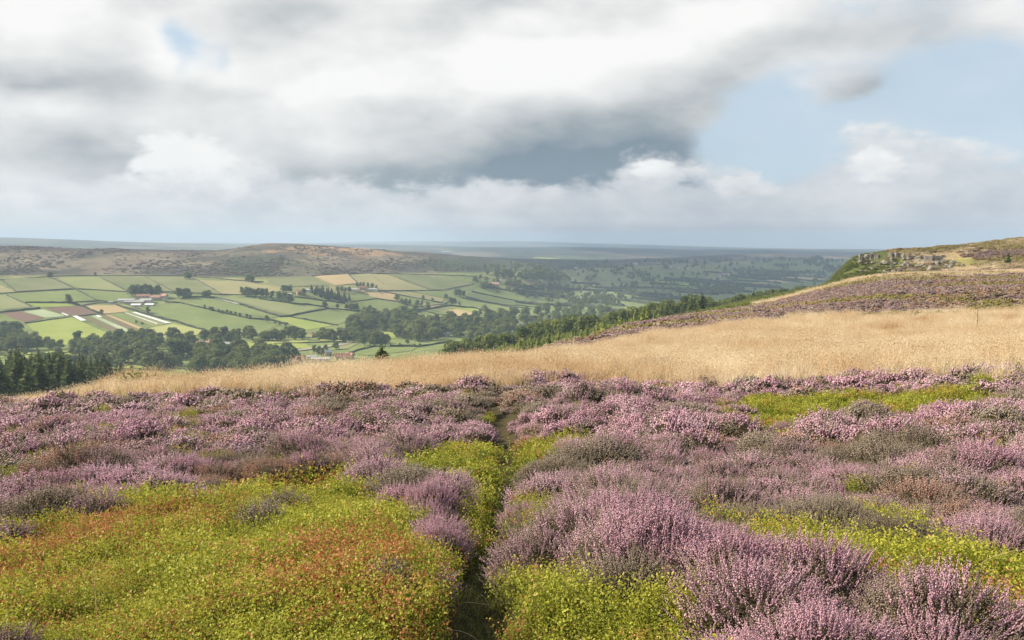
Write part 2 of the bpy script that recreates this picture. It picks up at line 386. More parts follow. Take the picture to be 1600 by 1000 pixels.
# relief: tussocky moor near by, slips and gullies on the far escarpment
near = sstep(60, 20, RR)
Zg += near*(0.30*(fbm(GX/3.2, GY/3.2, 3, 3)-0.5)+0.10*(fbm(GX/0.9, GY/0.9, 5, 2)-0.5))*sstep(1.5, 5, RR)
Zg -= (0.12+0.18*sstep(11, 6, RR))*np.exp(-(poly_dist(GX, GY, PATH)/0.32)**2)*sstep(40, 25, RR)
Zg += sstep(40, 110, RR)*sstep(420, 300, RR)*(0.9*(fbm(GX/22, GY/22, 8, 4)-0.5))
Zg += sstep(500, 800, RR)*(3.0*(fbm(GX/150, GY/150, 9, 4)-0.5))*sstep(10.2, 11.2, ZONE)*sstep(13.2, 12.9, ZONE)
sc_ = sstep(12.0, 12.3, ZONE)*sstep(13.0, 12.8, ZONE)
Zg += sc_*(16*(fbm(GX/130, GY/210, 21, 5)-0.5))
crag = sstep(7.2, 7.7, ZONE)*sstep(8.0, 7.92, ZONE)*sstep(0.35, 0.37, AZ)[:, None]*sstep(0.52, 0.47, AZ)[:, None]
Zg += crag*(3.2*(fbm(GX/9, GY/9, 31, 4)-0.45))
Zg += sstep(3000, 5000, RR)*sstep(15.0, 13.5, ZONE)*26*(fbm(GX/800, GY/800, 41, 4)-0.5)

Zg += sstep(14.0, 14.6, ZONE)*sstep(17.6, 17.0, ZONE)*34*(fbm(GX/2600, GY/2600, 43, 4)-0.5)
# land cover (what grows or lies there), one colour for each vertex
PX, PY = proj(GX, GY, Zg)
def C(r, g, b): return np.array([r, g, b])
cov = np.zeros((nA, nR, 3)); cov[:] = C(.05, .042, .022)
def put(mask, col):
    m = mask[..., None]; cov[:] = cov*(1-m)+np.asarray(col)*m
n1 = fbm(GX/25, GY/25, 50, 5); n2 = fbm(GX/7, GY/7, 60, 4); n3 = fbm(GX/180, GY/180, 70, 5); n4 = fbm(GX/60, GY/60, 80, 4)
front = (GY > 0).astype(float)
put(sstep(3.95, 4.05, ZONE), C(.36, .25, .11))                                             # pale moor grass
moor = C(.115, .062, .060)*(1-sstep(.42, .6, n2))[..., None]+C(.13, .105, .035)*sstep(.42, .6, n2)[..., None]
put(sstep(5.0, 5.06, ZONE), moor)
put(sstep(5.2, 5.4, ZONE)*sstep(6.3, 5.9, ZONE)*sstep(.50, .60, n1), C(.17, .13, .04))
put(sstep(5.9, 6.1, ZONE)*sstep(6.45, 6.3, ZONE)*sstep(.26, .34, AZ)[:, None], C(.40, .29, .13))      # blond strip under the crag
put(sstep(6.4, 6.5, ZONE), C(.13, .085, .055))
put(sstep(6.4, 6.6, ZONE)*sstep(.42, .55, n2), C(.15, .16, .045))
put(sstep(6.9, 7.1, ZONE)*sstep(8.05, 8.0, ZONE)*sstep(.46, .36, AZ[:, None]+(n1-.5)*.10), C(.075, .092, .028))      # bracken slope
put(sstep(6.3, 6.5, ZONE)*sstep(.36, .30, AZ)[:, None]*front, C(.078, .098, .028))
put(sstep(7.0, 7.2, ZONE)*sstep(8.05, 8.0, ZONE)*sstep(.42, .47, AZ)[:, None]*sstep(.54, .66, n2), C(.24, .19, .09))
put(sstep(7.55, 7.8, ZONE)*sstep(.40, .44, AZ)[:, None], C(.12, .07, .062))
put(sstep(7.3, 7.8, ZONE)*sstep(.40, .47, AZ)[:, None]*sstep(.64, .70, n1), C(.27, .20, .11))
put(sstep(8.1, 8.3, ZONE), C(.075, .10, .03))
put(sstep(9.6, 10.0, ZONE), C(.155, .185, .065))
put(sstep(11.0, 11.2, ZONE)*sstep(.40, .60, n3), C(.20, .20, .085))
scarp = sstep(12.0, 12.05, ZONE)*sstep(13.9, 13.6, ZONE)
put(scarp, C(.070, .062, .047))
put(scarp*sstep(.45, .62, fbm(GX/95, GY/260, 90, 5)), C(.140, .112, .080))
put(scarp*sstep(.52, .62, n4)*sstep(12.75, 12.4, ZONE), C(.175, .145, .10))
put(scarp*sstep(12.55, 12.75, ZONE)*sstep(.36, .5, n3), C(.062, .045, .045))
brk = in_poly(PX, PY, [(350, 405), (420, 402), (470, 412), (540, 425), (560, 432), (480, 432), (420, 436), (360, 440)])|in_poly(PX, PY, [(640, 408), (720, 402), (960, 405), (960, 424), (760, 436), (690, 426)])
brk_s = brk*1.0
for _ in range(6):
    brk_s[1:-1] = (brk_s[:-2]+brk_s[1:-1]*2+brk_s[2:])/4; brk_s[:, 1:-1] = (brk_s[:, :-2]+brk_s[:, 1:-1]*2+brk_s[:, 2:])/4
put(scarp*brk_s*(0.35+0.65*sstep(.38, .5, n4)), C(.048, .062, .030))
cap = in_poly(PX, PY, [(400, 390), (480, 384), (570, 388), (640, 399), (560, 401), (440, 399)])
put(scarp*cap*sstep(.40, .55, n4), C(.26, .17, .095))
far = sstep(13.3, 13.9, ZONE)
n5 = fbm(GX/900, GY/900, 100, 5); n6 = fbm(GX/350, GY/350, 110, 5)
put(far, C(.060, .066, .048)); put(far*sstep(.50, .58, n6), C(.15, .12, .08)); put(far*sstep(.52, .6, n5), C(.035, .042, .03)); put(far*sstep(.40, .34, n6), C(.10, .12, .055))
cov *= (0.86+0.28*fbm(GX/np.maximum(RR*0.02, .3), GY/np.maximum(RR*0.02, .3), 120, 3))[..., None]

def build_ground():
    idx = np.arange(nA*nR).reshape(nA, nR)
    f = np.stack([idx[:-1, :-1], idx[:-1, 1:], idx[1:, 1:], idx[1:, :-1]], -1).reshape(-1, 4)
    f = f[:, ::-1]
    v = np.stack([GX, GY, Zg], -1).reshape(-1, 3)
    me = mesh_from('ground', v, f.copy(), [M_GROUND], smooth=True)
    ca = me.color_attributes.new('cover', 'FLOAT_COLOR', 'POINT')
    ca.data.foreach_set('color', np.concatenate([cov.reshape(-1, 3), np.ones((nA*nR, 1))], 1).astype(np.float32).ravel())
    o = mobj('ground', me); tag(o, kind='structure'); return o

def ground_mat(nt):
    p = pos_of(nt); c = attr(nt, 'cover', 'Color')
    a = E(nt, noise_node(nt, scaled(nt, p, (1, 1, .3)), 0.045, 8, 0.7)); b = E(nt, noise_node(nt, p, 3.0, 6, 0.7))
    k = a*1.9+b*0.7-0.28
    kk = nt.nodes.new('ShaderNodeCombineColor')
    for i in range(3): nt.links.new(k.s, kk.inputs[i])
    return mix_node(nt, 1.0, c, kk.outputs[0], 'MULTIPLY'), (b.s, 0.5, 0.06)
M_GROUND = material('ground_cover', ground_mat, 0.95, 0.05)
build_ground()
# ------------------------------------------------------------------ materials of the valley
def flat(col, var=0.25, sc=1.0, sc2=None):
    def b(nt):
        p = pos_of(nt); n = E(nt, noise_node(nt, p, sc, 6, 0.65))
        k = n*(2*var)+(1-var)
        kk = nt.nodes.new('ShaderNodeCombineColor')
        for i in range(3): nt.links.new(k.s, kk.inputs[i])
        return mix_node(nt, 1.0, col, kk.outputs[0], 'MULTIPLY')
    return b

def field_mat(name, c1, c2, stripe=0.0, ang=0.0):
    def b(nt):
        p = pos_of(nt)
        n = E(nt, noise_node(nt, scaled(nt, p, (1, 1, 0)), 0.016, 6, 0.65)); g = E(nt, noise_node(nt, p, 0.5, 4, 0.7))
        f = (n-0.5)*3.4+0.5+(g-0.5)*1.0
        if stripe:
            w = nt.nodes.new('ShaderNodeTexWave'); w.inputs['Scale'].default_value = stripe; w.inputs['Distortion'].default_value = 0.6
            mp = nt.nodes.new('ShaderNodeMapping'); mp.inputs['Rotation'].default_value = (0, 0, ang); nt.links.new(p, mp.inputs[0]); nt.links.new(mp.outputs[0], w.inputs[0])
            f = f*0.6+E(nt, w.outputs[1])*0.4
        return mix_node(nt, f.clamp(), c1, c2)
    return material(name, b, 0.95, 0.05)
FM = {
 'green':  field_mat('pasture_green', (.145, .180, .058), (.195, .225, .085)),
 'dull':   field_mat('pasture_dull', (.135, .155, .065), (.20, .20, .10)),
 'bright': field_mat('meadow_bright', (.21, .26, .055), (.28, .31, .085)),
 'yellow': field_mat('meadow_yellow', (.27, .30, .08), (.33, .33, .13)),
 'tan':    field_mat('hay_field', (.30, .26, .13), (.22, .22, .10)),
 'straw':  field_mat('stubble_field', (.42, .31, .17), (.36, .28, .14)),
 'plough': field_mat('ploughed_soil', (.15, .095, .07), (.20, .13, .095), 0.05, 0.5),
 'crop':   field_mat('pale_crop', (.38, .42, .27), (.25, .31, .16), 0.06, 0.9),
 'brown':  field_mat('crop_rows', (.18, .13, .085), (.15, .16, .07), 0.08, 0.9),
 'dark':   field_mat('pasture_dark', (.115, .145, .055), (.15, .175, .075)),
 'hay':    field_mat('pale_pasture', (.24, .24, .11), (.19, .22, .085)),
}
M_WALL = material('field_hedge', flat((.040, .048, .026), 0.5, 0.4), 0.95, 0.1)
M_STONEW = material('field_stone', flat((.085, .078, .062), 0.5, 0.5), 0.95, 0.1)
M_COVER = material('crop_fleece', flat((.66, .66, .63), 0.12, 0.3), 0.6, 0.3)
M_LANE = material('lane_stone', flat((.30, .27, .22), 0.2, 0.2), 0.9, 0.1)

# ------------------------------------------------------------------ fields of the valley
FIELDS = [
 ('tan', [(-60, 440), (0, 446), (25, 457), (-60, 462)]), ('dull', [(5, 437), (78, 434), (114, 451), (26, 456)]), ('hay', [(84, 435), (153, 433), (198, 456), (122, 451)]),
 ('dull', [(156, 433), (224, 432), (270, 456), (203, 456)]), ('dull', [(226, 433), (296, 433), (307, 438), (346, 460), (273, 456)]), ('tan', [(309, 438), (398, 442), (398, 461), (348, 460)]),
 ('hay', [(-60, 464), (8, 461), (49, 480), (-60, 490)]), ('green', [(11, 461), (117, 454), (150, 469), (114, 472), (39, 473)]), ('green', [(127, 454), (205, 458), (216, 464), (182, 472), (156, 470)]),
 ('bright', [(42, 474), (104, 475), (126, 478), (62, 481)]), ('plough', [(1, 490), (31, 487), (69, 497), (39, 504)]), ('crop', [(35, 487), (67, 484), (104, 494), (71, 497)]),
 ('plough', [(69, 481), (125, 479), (152, 489), (130, 493), (104, 493)]), ('straw', [(130, 478), (182, 477), (203, 487), (159, 491)]), ('bright', [(42, 507), (112, 496), (177, 525), (112, 540), (75, 540)]),
 ('brown', [(127, 495), (140, 494), (194, 519), (180, 521)]), ('crop', [(141, 494), (149, 493), (205, 517), (195, 519)]), ('brown', [(150, 493), (162, 492), (217, 515), (206, 517)]), ('straw', [(163, 492), (168, 491), (224, 513), (218, 515)]),
 ('green', [(169, 491), (188, 490), (240, 511), (225, 513)]), ('hay', [(189, 490), (205, 489), (262, 506), (241, 511)]),
 ('yellow', [(231, 513), (270, 506), (320, 517), (300, 528), (250, 528)]), ('bright', [(182, 522), (229, 513), (250, 526), (220, 531), (190, 531)]),
 ('green', [(234, 489), (236, 479), (281, 474), (390, 499), (440, 506), (400, 524), (322, 516)]), ('green', [(286, 466), (335, 467), (435, 495), (424, 497), (388, 492), (330, 482)]),
 ('hay', [(345, 464), (432, 470), (500, 482), (454, 492), (432, 488), (380, 474)]), ('brown', [(381, 476), (430, 489), (448, 493), (438, 495)]),
 ('green', [(454, 495), (513, 483), (560, 487), (549, 499), (527, 508)]), ('bright', [(424, 498), (454, 496), (522, 509), (479, 516), (450, 506)]), ('green', [(461, 465), (504, 472), (538, 476), (510, 480), (461, 474)]),
 ('tan', [(360, 440), (436, 449), (445, 454), (414, 460), (360, 461)]), ('dull', [(414, 437), (486, 432), (515, 447), (440, 449)]), ('straw', [(490, 432), (543, 429), (558, 443), (524, 447)]),
 ('tan', [(547, 430), (577, 428), (609, 431), (673, 454), (591, 454), (561, 443)]), ('dull', [(612, 431), (660, 430), (700, 437), (740, 444), (694, 454), (675, 453)]),
 ('green', [(545, 459), (561, 459), (588, 466), (550, 471)]), ('straw', [(574, 457), (598, 456), (623, 462), (620, 470), (590, 466), (577, 463)]), ('tan', [(601, 456), (639, 456), (694, 467), (690, 472), (630, 462)]),
 ('green', [(642, 455), (680, 455), (740, 468), (740, 476), (697, 466)]), ('green', [(548, 473), (590, 468), (646, 480), (646, 486), (634, 490), (578, 489)]), ('green', [(637, 490), (662, 487), (722, 498), (684, 503), (642, 498)]),
 ('straw', [(694, 486), (713, 483), (742, 489), (742, 494), (724, 496)]), ('bright', [(700, 479), (742, 482), (770, 489), (745, 489), (713, 483)]), ('tan', [(652, 472), (698, 476), (676, 482), (655, 480)]),
 ('green', [(540, 551), (585, 543), (653, 543), (642, 549), (572, 556)]), ('green', [(609, 530), (711, 529), (706, 534), (652, 541), (609, 540)]), ('bright', [(592, 519), (620, 518), (618, 529), (600, 529)]),
 ('bright', [(684, 510), (721, 509), (716, 515), (687, 516)]), ('yellow', [(378, 534), (450, 528), (479, 528), (482, 535), (428, 537)]), ('bright', [(350, 538), (414, 536), (477, 537), (486, 544), (450, 546), (360, 546)]),
 ('yellow', [(495, 528), (560, 528), (556, 533), (500, 535)]), ('hay', [(505, 549), (538, 539), (562, 535), (545, 545)]), ('bright', [(-20, 558), (5, 556), (75, 547), (127, 549), (122, 559), (97, 563)]),
 ('bright', [(-40, 505), (0, 511), (22, 519), (-40, 521)]), ('bright', [(95, 580), (200, 573), (225, 573), (210, 583), (163, 588), (100, 588)]), ('bright', [(268, 548), (320, 542), (369, 536), (392, 533), (392, 541), (320, 554)]),
 ('dark', [(732, 457), (815, 472), (813, 477), (728, 463)]), ('green', [(749, 449), (825, 468), (815, 471), (737, 455)]), ('green', [(722, 466), (776, 475), (795, 485), (770, 486), (722, 478)]),
 ('dark', [(817, 460), (873, 465), (904, 472), (897, 475), (827, 468)]), ('green', [(893, 456), (960, 465), (985, 470), (897, 463)]), ('brown', [(819, 438), (873, 444), (868, 449), (830, 446)]),
 ('dark', [(905, 466), (960, 472), (980, 478), (920, 476)]), ('dull', [(815, 447), (880, 452), (890, 457), (825, 455)]),
 ('bright', [(972, 437), (1055, 440), (1112, 446), (1079, 449), (1031, 445)]), ('straw', [(1174, 444), (1228, 433), (1264, 432), (1290, 437), (1245, 442)]), ('hay', [(890, 433), (985, 437), (1000, 440), (900, 437)]),  # bright field stands for a sunlit strip, the sunlight put into its colour
 ('green', [(900, 446), (1000, 452), (1040, 458), (930, 453)]), ('dull', [(1000, 448), (1070, 452), (1090, 456), (1020, 456)]), ('tan', [(1125, 409), (1180, 408), (1170, 414), (1130, 413)]), ('tan', [(1155, 421), (1180, 420), (1178, 424), (1160, 425)]),
 ('bright', [(835, 402), (880, 403.5), (860, 405), (830, 404)]),
]
def drape(poly, step_px, lift):
    """cut a picture polygon into rows and lay it on the land"""
    ys = [p[1] for p in poly]; y0, y1 = min(ys), max(ys)
    n = max(3, int((y1-y0)/step_px)+1); rows = []
    for y in np.linspace(y0+1e-3, y1-1e-3, n):
        xs = []
        for (ax, ay), (bx, by) in zip(poly, poly[1:]+poly[:1]):
            if (ay > y) != (by > y): xs.append(ax+(bx-ax)*(y-ay)/(by-ay))
        rows.append((min(xs), max(xs), y))
    m = max(3, int(max(r[1]-r[0] for r in rows)/6)+1)
    px = np.concatenate([np.linspace(a, b, m) for a, b, _ in rows]); py = np.repeat([r[2] for r in rows], m)
    v = hit(px, py, 0, 620); v[:, 2] += lift
    i = np.arange(len(v)).reshape(len(rows), m)
    f = np.stack([i[:-1, :-1], i[1:, :-1], i[1:, 1:], i[:-1, 1:]], -1).reshape(-1, 4)
    return v, f
for k, (kind, poly) in enumerate(FIELDS):
    big = sum(p[1] for p in poly)/len(poly)
    v, f = drape(poly, 1.2, 0.45 if big > 455 else 0.9)
    tag(mobj('field', mesh_from('field', v, f, [FM[kind]], smooth=True)), kind='structure')

COVERS = [([(205, 489), (212, 488.5), (269, 506), (259, 506)], 'broad white crop cover strip beside the pale yellow field'),
          ([(112, 494.5), (120, 494), (136, 502), (127, 502.5)], 'short white crop cover strip above the bright green field'),
          ([(148, 493.3), (154, 493), (161, 497), (154, 497.2)], 'tiny white crop cover strip on the striped crop rows'),
          ([(333, 466), (339, 465.5), (381, 476), (373, 476.5)], 'long thin white crop cover strip along the upper hedge'),
          ([(94, 490), (98, 489.6), (109, 494), (105, 494.4)], 'narrow white crop cover strip beside the ploughed soil'),
          ([(194, 489.4), (196, 489.2), (248, 507), (245, 507.4)], 'thin white crop cover line parallel to the broad strip')]
for poly, lab in COVERS:
    v, f = drape(poly, 0.8, 1.0)
    tag(mobj('crop_cover', mesh_from('crop_cover', v, f, [M_COVER], smooth=True)), lab, 'crop cover')
for poly in ([(163, 583), (175, 586.5), (181, 589), (168, 587)], [(455, 548), (540, 537.5), (560, 533.6), (538, 540), (460, 550)]):
    v, f = drape(poly, 0.8, 0.9); tag(mobj('lane', mesh_from('lane', v, f, [M_LANE], smooth=True)), kind='structure')

def hedge_mesh(px_pts, w, h, mat, seed, rmin=600, step=None):
    pts = hit([p[0] for p in px_pts], [p[1] for p in px_pts], 0, rmin)[:, :2]
    seg = np.hypot(*np.diff(pts, axis=0).T); L = np.concatenate([[0], np.cumsum(seg)])
    step = step or max(4.0, np.hypot(*pts.mean(0))*0.006)
    n = max(3, int(L[-1]/step)+1); s = np.linspace(0, L[-1], n)
    x = np.interp(s, L, pts[:, 0]); y = np.interp(s, L, pts[:, 1])
    rg = np.random.default_rng(seed); x += rg.normal(0, w*.2, n); y += rg.normal(0, w*.2, n)
    tx = np.gradient(x); ty = np.gradient(y); q = np.hypot(tx, ty)+1e-6; nx, ny = -ty/q, tx/q
    z = H(x, y); hh = h*(0.75+0.55*rg.random(n)); ww = w*(0.8+0.5*rg.random(n))
    prof = [(-.5, -.4, 0), (-.5, .55, 0), (-.2, 1, 0), (.25, .95, 0), (.5, .5, 0), (.5, -.4, 0)]
    v = np.stack([np.stack([x+nx*ww*a, y+ny*ww*a, z+(hh*b if b > 0 else b)], 1) for a, b, _ in prof], 1)
    k = len(prof); i = np.arange(n*k).reshape(n, k)
    f = np.stack([i[:-1, :-1], i[1:, :-1], i[1:, 1:], i[:-1, 1:]], -1).reshape(-1, 4)
    c = (x.mean(), y.mean(), H(x.mean(), y.mean())); vv = v.reshape(-1, 3)-np.array(c)
    faces = [list(map(int, r)) for r in f]+[list(range(k))[::-1], [int(i[-1, a]) for a in range(k)]]
    return mesh_from('hedge', vv, faces, [mat]), c
WALLS = [
 ('w', [(-60, 441), (0, 438), (70, 433), (120, 431), (220, 431), (290, 431.5), (330, 434.5), (365, 438), (412, 441)], 'long dark boundary wall dividing the brown moor from the upper left fields'),
 ('w', [(486, 431.5), (577, 427.5), (660, 429.5), (740, 432), (765, 436)], 'dark boundary wall under the brown hill above the straw coloured fields'),
 ('w', [(-60, 462), (0, 459), (27, 457), (117, 452), (205, 457), (260, 458), (345, 461), (372, 461)], 'long wall crossing the hillside between upper and middle left fields'),
 ('s', [(80, 434), (95, 441), (117, 451)], None), ('s', [(153, 433), (200, 456)], None), ('s', [(224, 432), (272, 456)], None), ('s', [(300, 434), (346, 460)], None), ('s', [(5, 440), (27, 457)], None), ('s', [(10, 461), (50, 480)], None),
 ('s', [(545, 430), (559, 442), (565, 447)], None), ('s', [(577, 428), (600, 445)], None), ('s', [(609, 431), (640, 443), (673, 454)], None),
 ('h', [(39, 473.5), (110, 473), (127, 478), (155, 490)], 'dark hedge above the left ploughed field ending at the straw field'),
 ('h', [(-40, 492), (0, 489), (35, 485), (62, 482)], 'scrubby dark hedge at the left edge above brown ploughed soil'),
 ('w', [(39, 505.5), (75, 500), (112, 495.5), (155, 491.5)], 'wall along the upper edge of the bright green field'),
 ('w', [(117, 452), (151, 469.5), (182, 473)], 'wall running down between the two middle left pastures'),
 ('w', [(104, 473), (140, 472), (160, 470)], 'short wall beside the lone round tree on the left hillside'),
 ('w', [(127, 478), (150, 474), (190, 472), (205, 478), (232, 489)], 'curving wall over the straw field below the long farm sheds'),
 ('h', [(182, 477), (205, 484), (232, 492), (280, 504), (322, 517)], 'dark hedge running downhill beside the large green field'),
 ('h', [(258, 472), (281, 473.5), (330, 485), (390, 498), (425, 501), (450, 507)], 'hedge with small trees dividing two large green fields'),
 ('h', [(286, 465), (333, 465), (378, 476.5), (437, 495), (455, 494.5)], 'hedge running downhill along the thin white strip'),
 ('h', [(454, 494), (480, 489), (513, 482.5), (560, 486.5)], 'thick dark hedge rising to the middle of the green fields'),
 ('h', [(454, 496), (490, 502), (527, 508.5)], 'thick dark hedge descending towards the central wood'),
 ('h', [(405, 468), (450, 474), (504, 479), (513, 482)], 'hedge below the tree belts near the middle farm'),
 ('h', [(461, 465), (490, 468), (540, 475)], 'hedge below the rectangular plantation'),
 ('w', [(548, 472), (590, 467), (620, 472), (650, 479.5), (694, 476), (700, 472)], 'wall curving under the farm with the pale sheds'),
 ('h', [(560, 486), (600, 489), (640, 490), (662, 486.5), (700, 493), (724, 497.5)], 'hedge above the central wood with round trees'),
 ('w', [(591, 454.5), (640, 455), (673, 454.5), (700, 452), (740, 444)], 'wall along the lower edge of the pale hay fields'),
 ('w', [(599, 456), (640, 464), (694, 474)], 'thin wall below the right end of the farm sheds'),
 ('h', [(646, 486), (676, 482), (700, 477.5), (742, 481.5), (780, 491)], 'hedge above the bright green strip in the valley'),
 ('h', [(609, 541), (655, 542), (706, 534)], 'low hedge between two valley floor pastures by the big dark tree'),
 ('h', [(535, 558), (560, 548), (585, 542)], 'thick hedge leading to the big dark tree'),
 ('w', [(428, 537.5), (482, 536), (540, 534)], 'low wall across the sunny valley floor meadow'),
 ('w', [(7, 558), (70, 553), (125, 551)], 'low wall across the sunny meadow at the left edge'),
 ('h', [(737, 456), (775, 464), (815, 472), (900, 478)], None), ('h', [(722, 466), (776, 476), (830, 483)], None), ('h', [(727, 464), (813, 478), (850, 482)], None), ('h', [(815, 459), (873, 464), (920, 478)], None), ('h', [(749, 448), (800, 455), (850, 462), (890, 463)], None),
 ('w', [(766, 429), (800, 437.5)], 'pale lane wall slanting above the red roofed farm'),
]
for k, (t, pts, lab) in enumerate(WALLS):
    w, h, m = {'w': (1.4, 1.2, M_STONEW), 's': (1.3, 1.1, M_STONEW), 'h': (2.4, 2.0, M_WALL)}[t]
    me, c = hedge_mesh(pts, w, h, m, 300+k)
    o = mobj('hedge' if t == 'h' else 'dry_stone_wall', me, loc=c)
    if lab: tag(o, lab, 'hedge' if t == 'h' else 'wall')
    elif t == 's': tag(o, 'thin dry stone wall running straight down between the upper hillside fields', 'wall', 'walls between the upper fields')
    else: tag(o, 'dark hedge between the shaded strip fields right of the central wood', 'hedge', 'hedges of the shaded strip fields')
rg = np.random.default_rng(5)
for k in range(46):
    x0 = rg.uniform(800, 1230); lo, hi = np.interp(x0, [800, 900, 1000, 1150, 1230], [440, 433, 428, 424, 420]), np.interp(x0, [800, 900, 1000, 1150, 1230], [475, 476, 466, 452, 444])
    y0 = rg.uniform(lo, hi); ln = rg.uniform(40, 110); s = rg.uniform(.03, .12)
    me, c = hedge_mesh([(x0, y0), (x0+ln/2, y0+ln/2*s), (x0+ln, y0+ln*s*1.1)], 7, 4.5, M_WALL, 400+k, 1200)
    tag(mobj('hedge', me, loc=c), 'faint dark hedge line in the shaded far end of the valley', 'hedge', 'far valley hedges')

# ------------------------------------------------------------------ trees
def leaf_mat(name, c1, c2, c3, tr=0.25):
    def b(nt):
        r = obj_random(nt); t = E(nt, attr(nt, 'tint'))
        c = mix_node(nt, r, c1, c2)
        c = mix_node(nt, t*0.75, c, c3)
        return c
    return material(name, b, 0.8, 0.2, tr)
M_LEAF = leaf_mat('broad_leaves', (.062, .092, .024), (.155, .185, .046), (.21, .23, .065), .35)
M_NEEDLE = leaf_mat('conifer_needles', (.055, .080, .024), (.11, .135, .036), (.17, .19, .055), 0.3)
M_YOUNG = leaf_mat('larch_needles', (.15, .20, .045), (.25, .28, .07), (.34, .34, .11), 0.25)
M_BARK = material('bark', flat((.09, .07, .05), 0.4, 2.0), 0.95, 0.1)

def rand_unit(rg, n):
    v = rg.normal(size=(n, 3)); return v/np.linalg.norm(v, axis=1, keepdims=True)
def quads(c, nrm, size, rg, asp=1.0):
    """one quad at each centre, facing nrm"""
    t = np.cross(nrm, rand_unit(rg, len(c))); t /= np.linalg.norm(t, axis=1, keepdims=True)+1e-9
    b = np.cross(nrm, t); s = np.asarray(size).reshape(-1, 1)
    v = np.stack([c-t*s-b*s*asp*.6, c+t*s*.7-b*s*asp, c+t*s+b*s*asp*.7, c-t*s*.6+b*s*asp], 1).reshape(-1, 3)
    return v, np.arange(len(v)).reshape(-1, 4)
def add_tint(me, t):
    a = me.attributes.new('tint', 'FLOAT', 'POINT'); a.data.foreach_set('value', np.asarray(t, np.float32)); return me
def limb(p0, p1, r0, r1, k=6):
    p0, p1 = Vector(p0), Vector(p1); q = (p1-p0).to_track_quat('Z', 'Y'); v = []
    for p, r in ((p0, r0), (p1, r1)):
        for a in range(k): v.append(p+q @ Vector((math.cos(a/k*6.2832)*r, math.sin(a/k*6.2832)*r, 0)))
    return v, [[a, (a+1) % k, k+(a+1) % k, k+a] for a in range(k)]
def join(parts):
    V, Fc, o = [], [], 0
    for v, f in parts:
        V += [tuple(p) for p in v]; Fc += [[i+o for i in q] for q in f]; o += len(v)
    return V, Fc

def broadleaf(seed, height=12.0, wide=1.0, n=900):
    rg = np.random.default_rng(seed); rad = height*0.42*wide
    lobes = []
    for k in range(13):
        a = rg.uniform(0, 6.283); rr = rad*rg.uniform(0.1, 0.78); zz = .20+.66*(k+rg.random())/13
        shrink = 1-abs(zz-0.42)*1.25
        lobes.append((math.cos(a)*rr*shrink, math.sin(a)*rr*shrink, height*zz, rad*rg.uniform(.34, .54)))
    C_, N_, S_, T_ = [], [], [], []
    for (x, y, z, r) in lobes:
        m = int(n*r*r/sum(l[3]**2 for l in lobes))
        u = rand_unit(rg, m); u[:, 2] = np.where(u[:, 2] < -.45, -u[:, 2], u[:, 2])
        d = r*rg.uniform(.78, 1.12, m)[:, None]
        C_.append(np.array([x, y, z])+u*d*np.array([1, 1, .8])); nn = u+rg.normal(0, .45, (m, 3)); N_.append(nn/np.linalg.norm(nn, axis=1, keepdims=True))
        S_.append(rg.uniform(.34, .62, m)*height/12); T_.append(np.clip(rg.normal(.4, .3)+rg.normal(0, .2, m), 0, 1))
    c, nr, s, t = map(np.concatenate, (C_, N_, S_, T_))
    v, f = quads(c, nr, s, rg)
    crown = add_tint(mesh_from('crown', v, f, [M_LEAF]), np.repeat(t, 4))
    parts = [limb((0, 0, -.6), (0, 0, height*.3), height*.035, height*.026), limb((0, 0, height*.3), (rad*.05, 0, height*.7), height*.026, height*.008)]
    for l in lobes[:6]: parts.append(limb((0, 0, height*rg.uniform(.24, .45)), l[:3], height*.014, height*.005, 5))
    V, Fc = join(parts)
    return crown, mesh_from('trunk', V, Fc, [M_BARK], smooth=True)

def conifer(seed, height=12.0, wide=1.0, mat=None, tiers=18, per=15):
    rg = np.random.default_rng(seed); C_, N_, S_, A_, T_ = [], [], [], [], []
    vs_, fs_, ts_, o = [], [], [], 0
    for k in range(tiers):
        t = k/(tiers-1); z = height*(.08+.90*t**.92); L = height*.235*wide*((1-t)**.8+.035)
        for j in range(max(4, int(per*(1-t*.5)))):
            a = rg.uniform(0, 6.283); l = L*rg.uniform(.7, 1.15); dr = rg.uniform(.12, .42)
            d = np.array([math.cos(a), math.sin(a), 0]); p = np.array([-d[1], d[0], 0]); w = l*rg.uniform(.24, .36)
            zz = z+rg.uniform(-.03, .03)*height
            ro = rg.uniform(-1.2, 1.2); p = p*math.cos(ro)+np.array([0, 0, 1])*math.sin(ro)
            b0 = np.array([0, 0, zz]); mid = b0+d*l*.55+np.array([0, 0, -dr*l*.25]); tip = b0+d*l+np.array([0, 0, -dr*l*.9+.12*l])
            vs_ += [b0, mid+p*w, tip, mid-p*w]; fs_ += [[o, o+1, o+2], [o, o+2, o+3]]; o += 4
            ts_ += [np.clip(rg.normal(.35, .28), 0, 1)]*4
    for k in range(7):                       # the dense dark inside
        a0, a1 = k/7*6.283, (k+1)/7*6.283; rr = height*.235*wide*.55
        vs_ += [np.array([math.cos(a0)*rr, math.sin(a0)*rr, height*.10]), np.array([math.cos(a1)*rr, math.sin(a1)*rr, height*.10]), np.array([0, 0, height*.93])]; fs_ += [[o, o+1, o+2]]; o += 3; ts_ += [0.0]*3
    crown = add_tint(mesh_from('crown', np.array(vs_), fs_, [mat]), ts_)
    V, Fc = limb((0, 0, -.6), (0, 0, height*.97), height*.018, height*.003)
    return crown, mesh_from('trunk', V, Fc, [M_BARK], smooth=True)

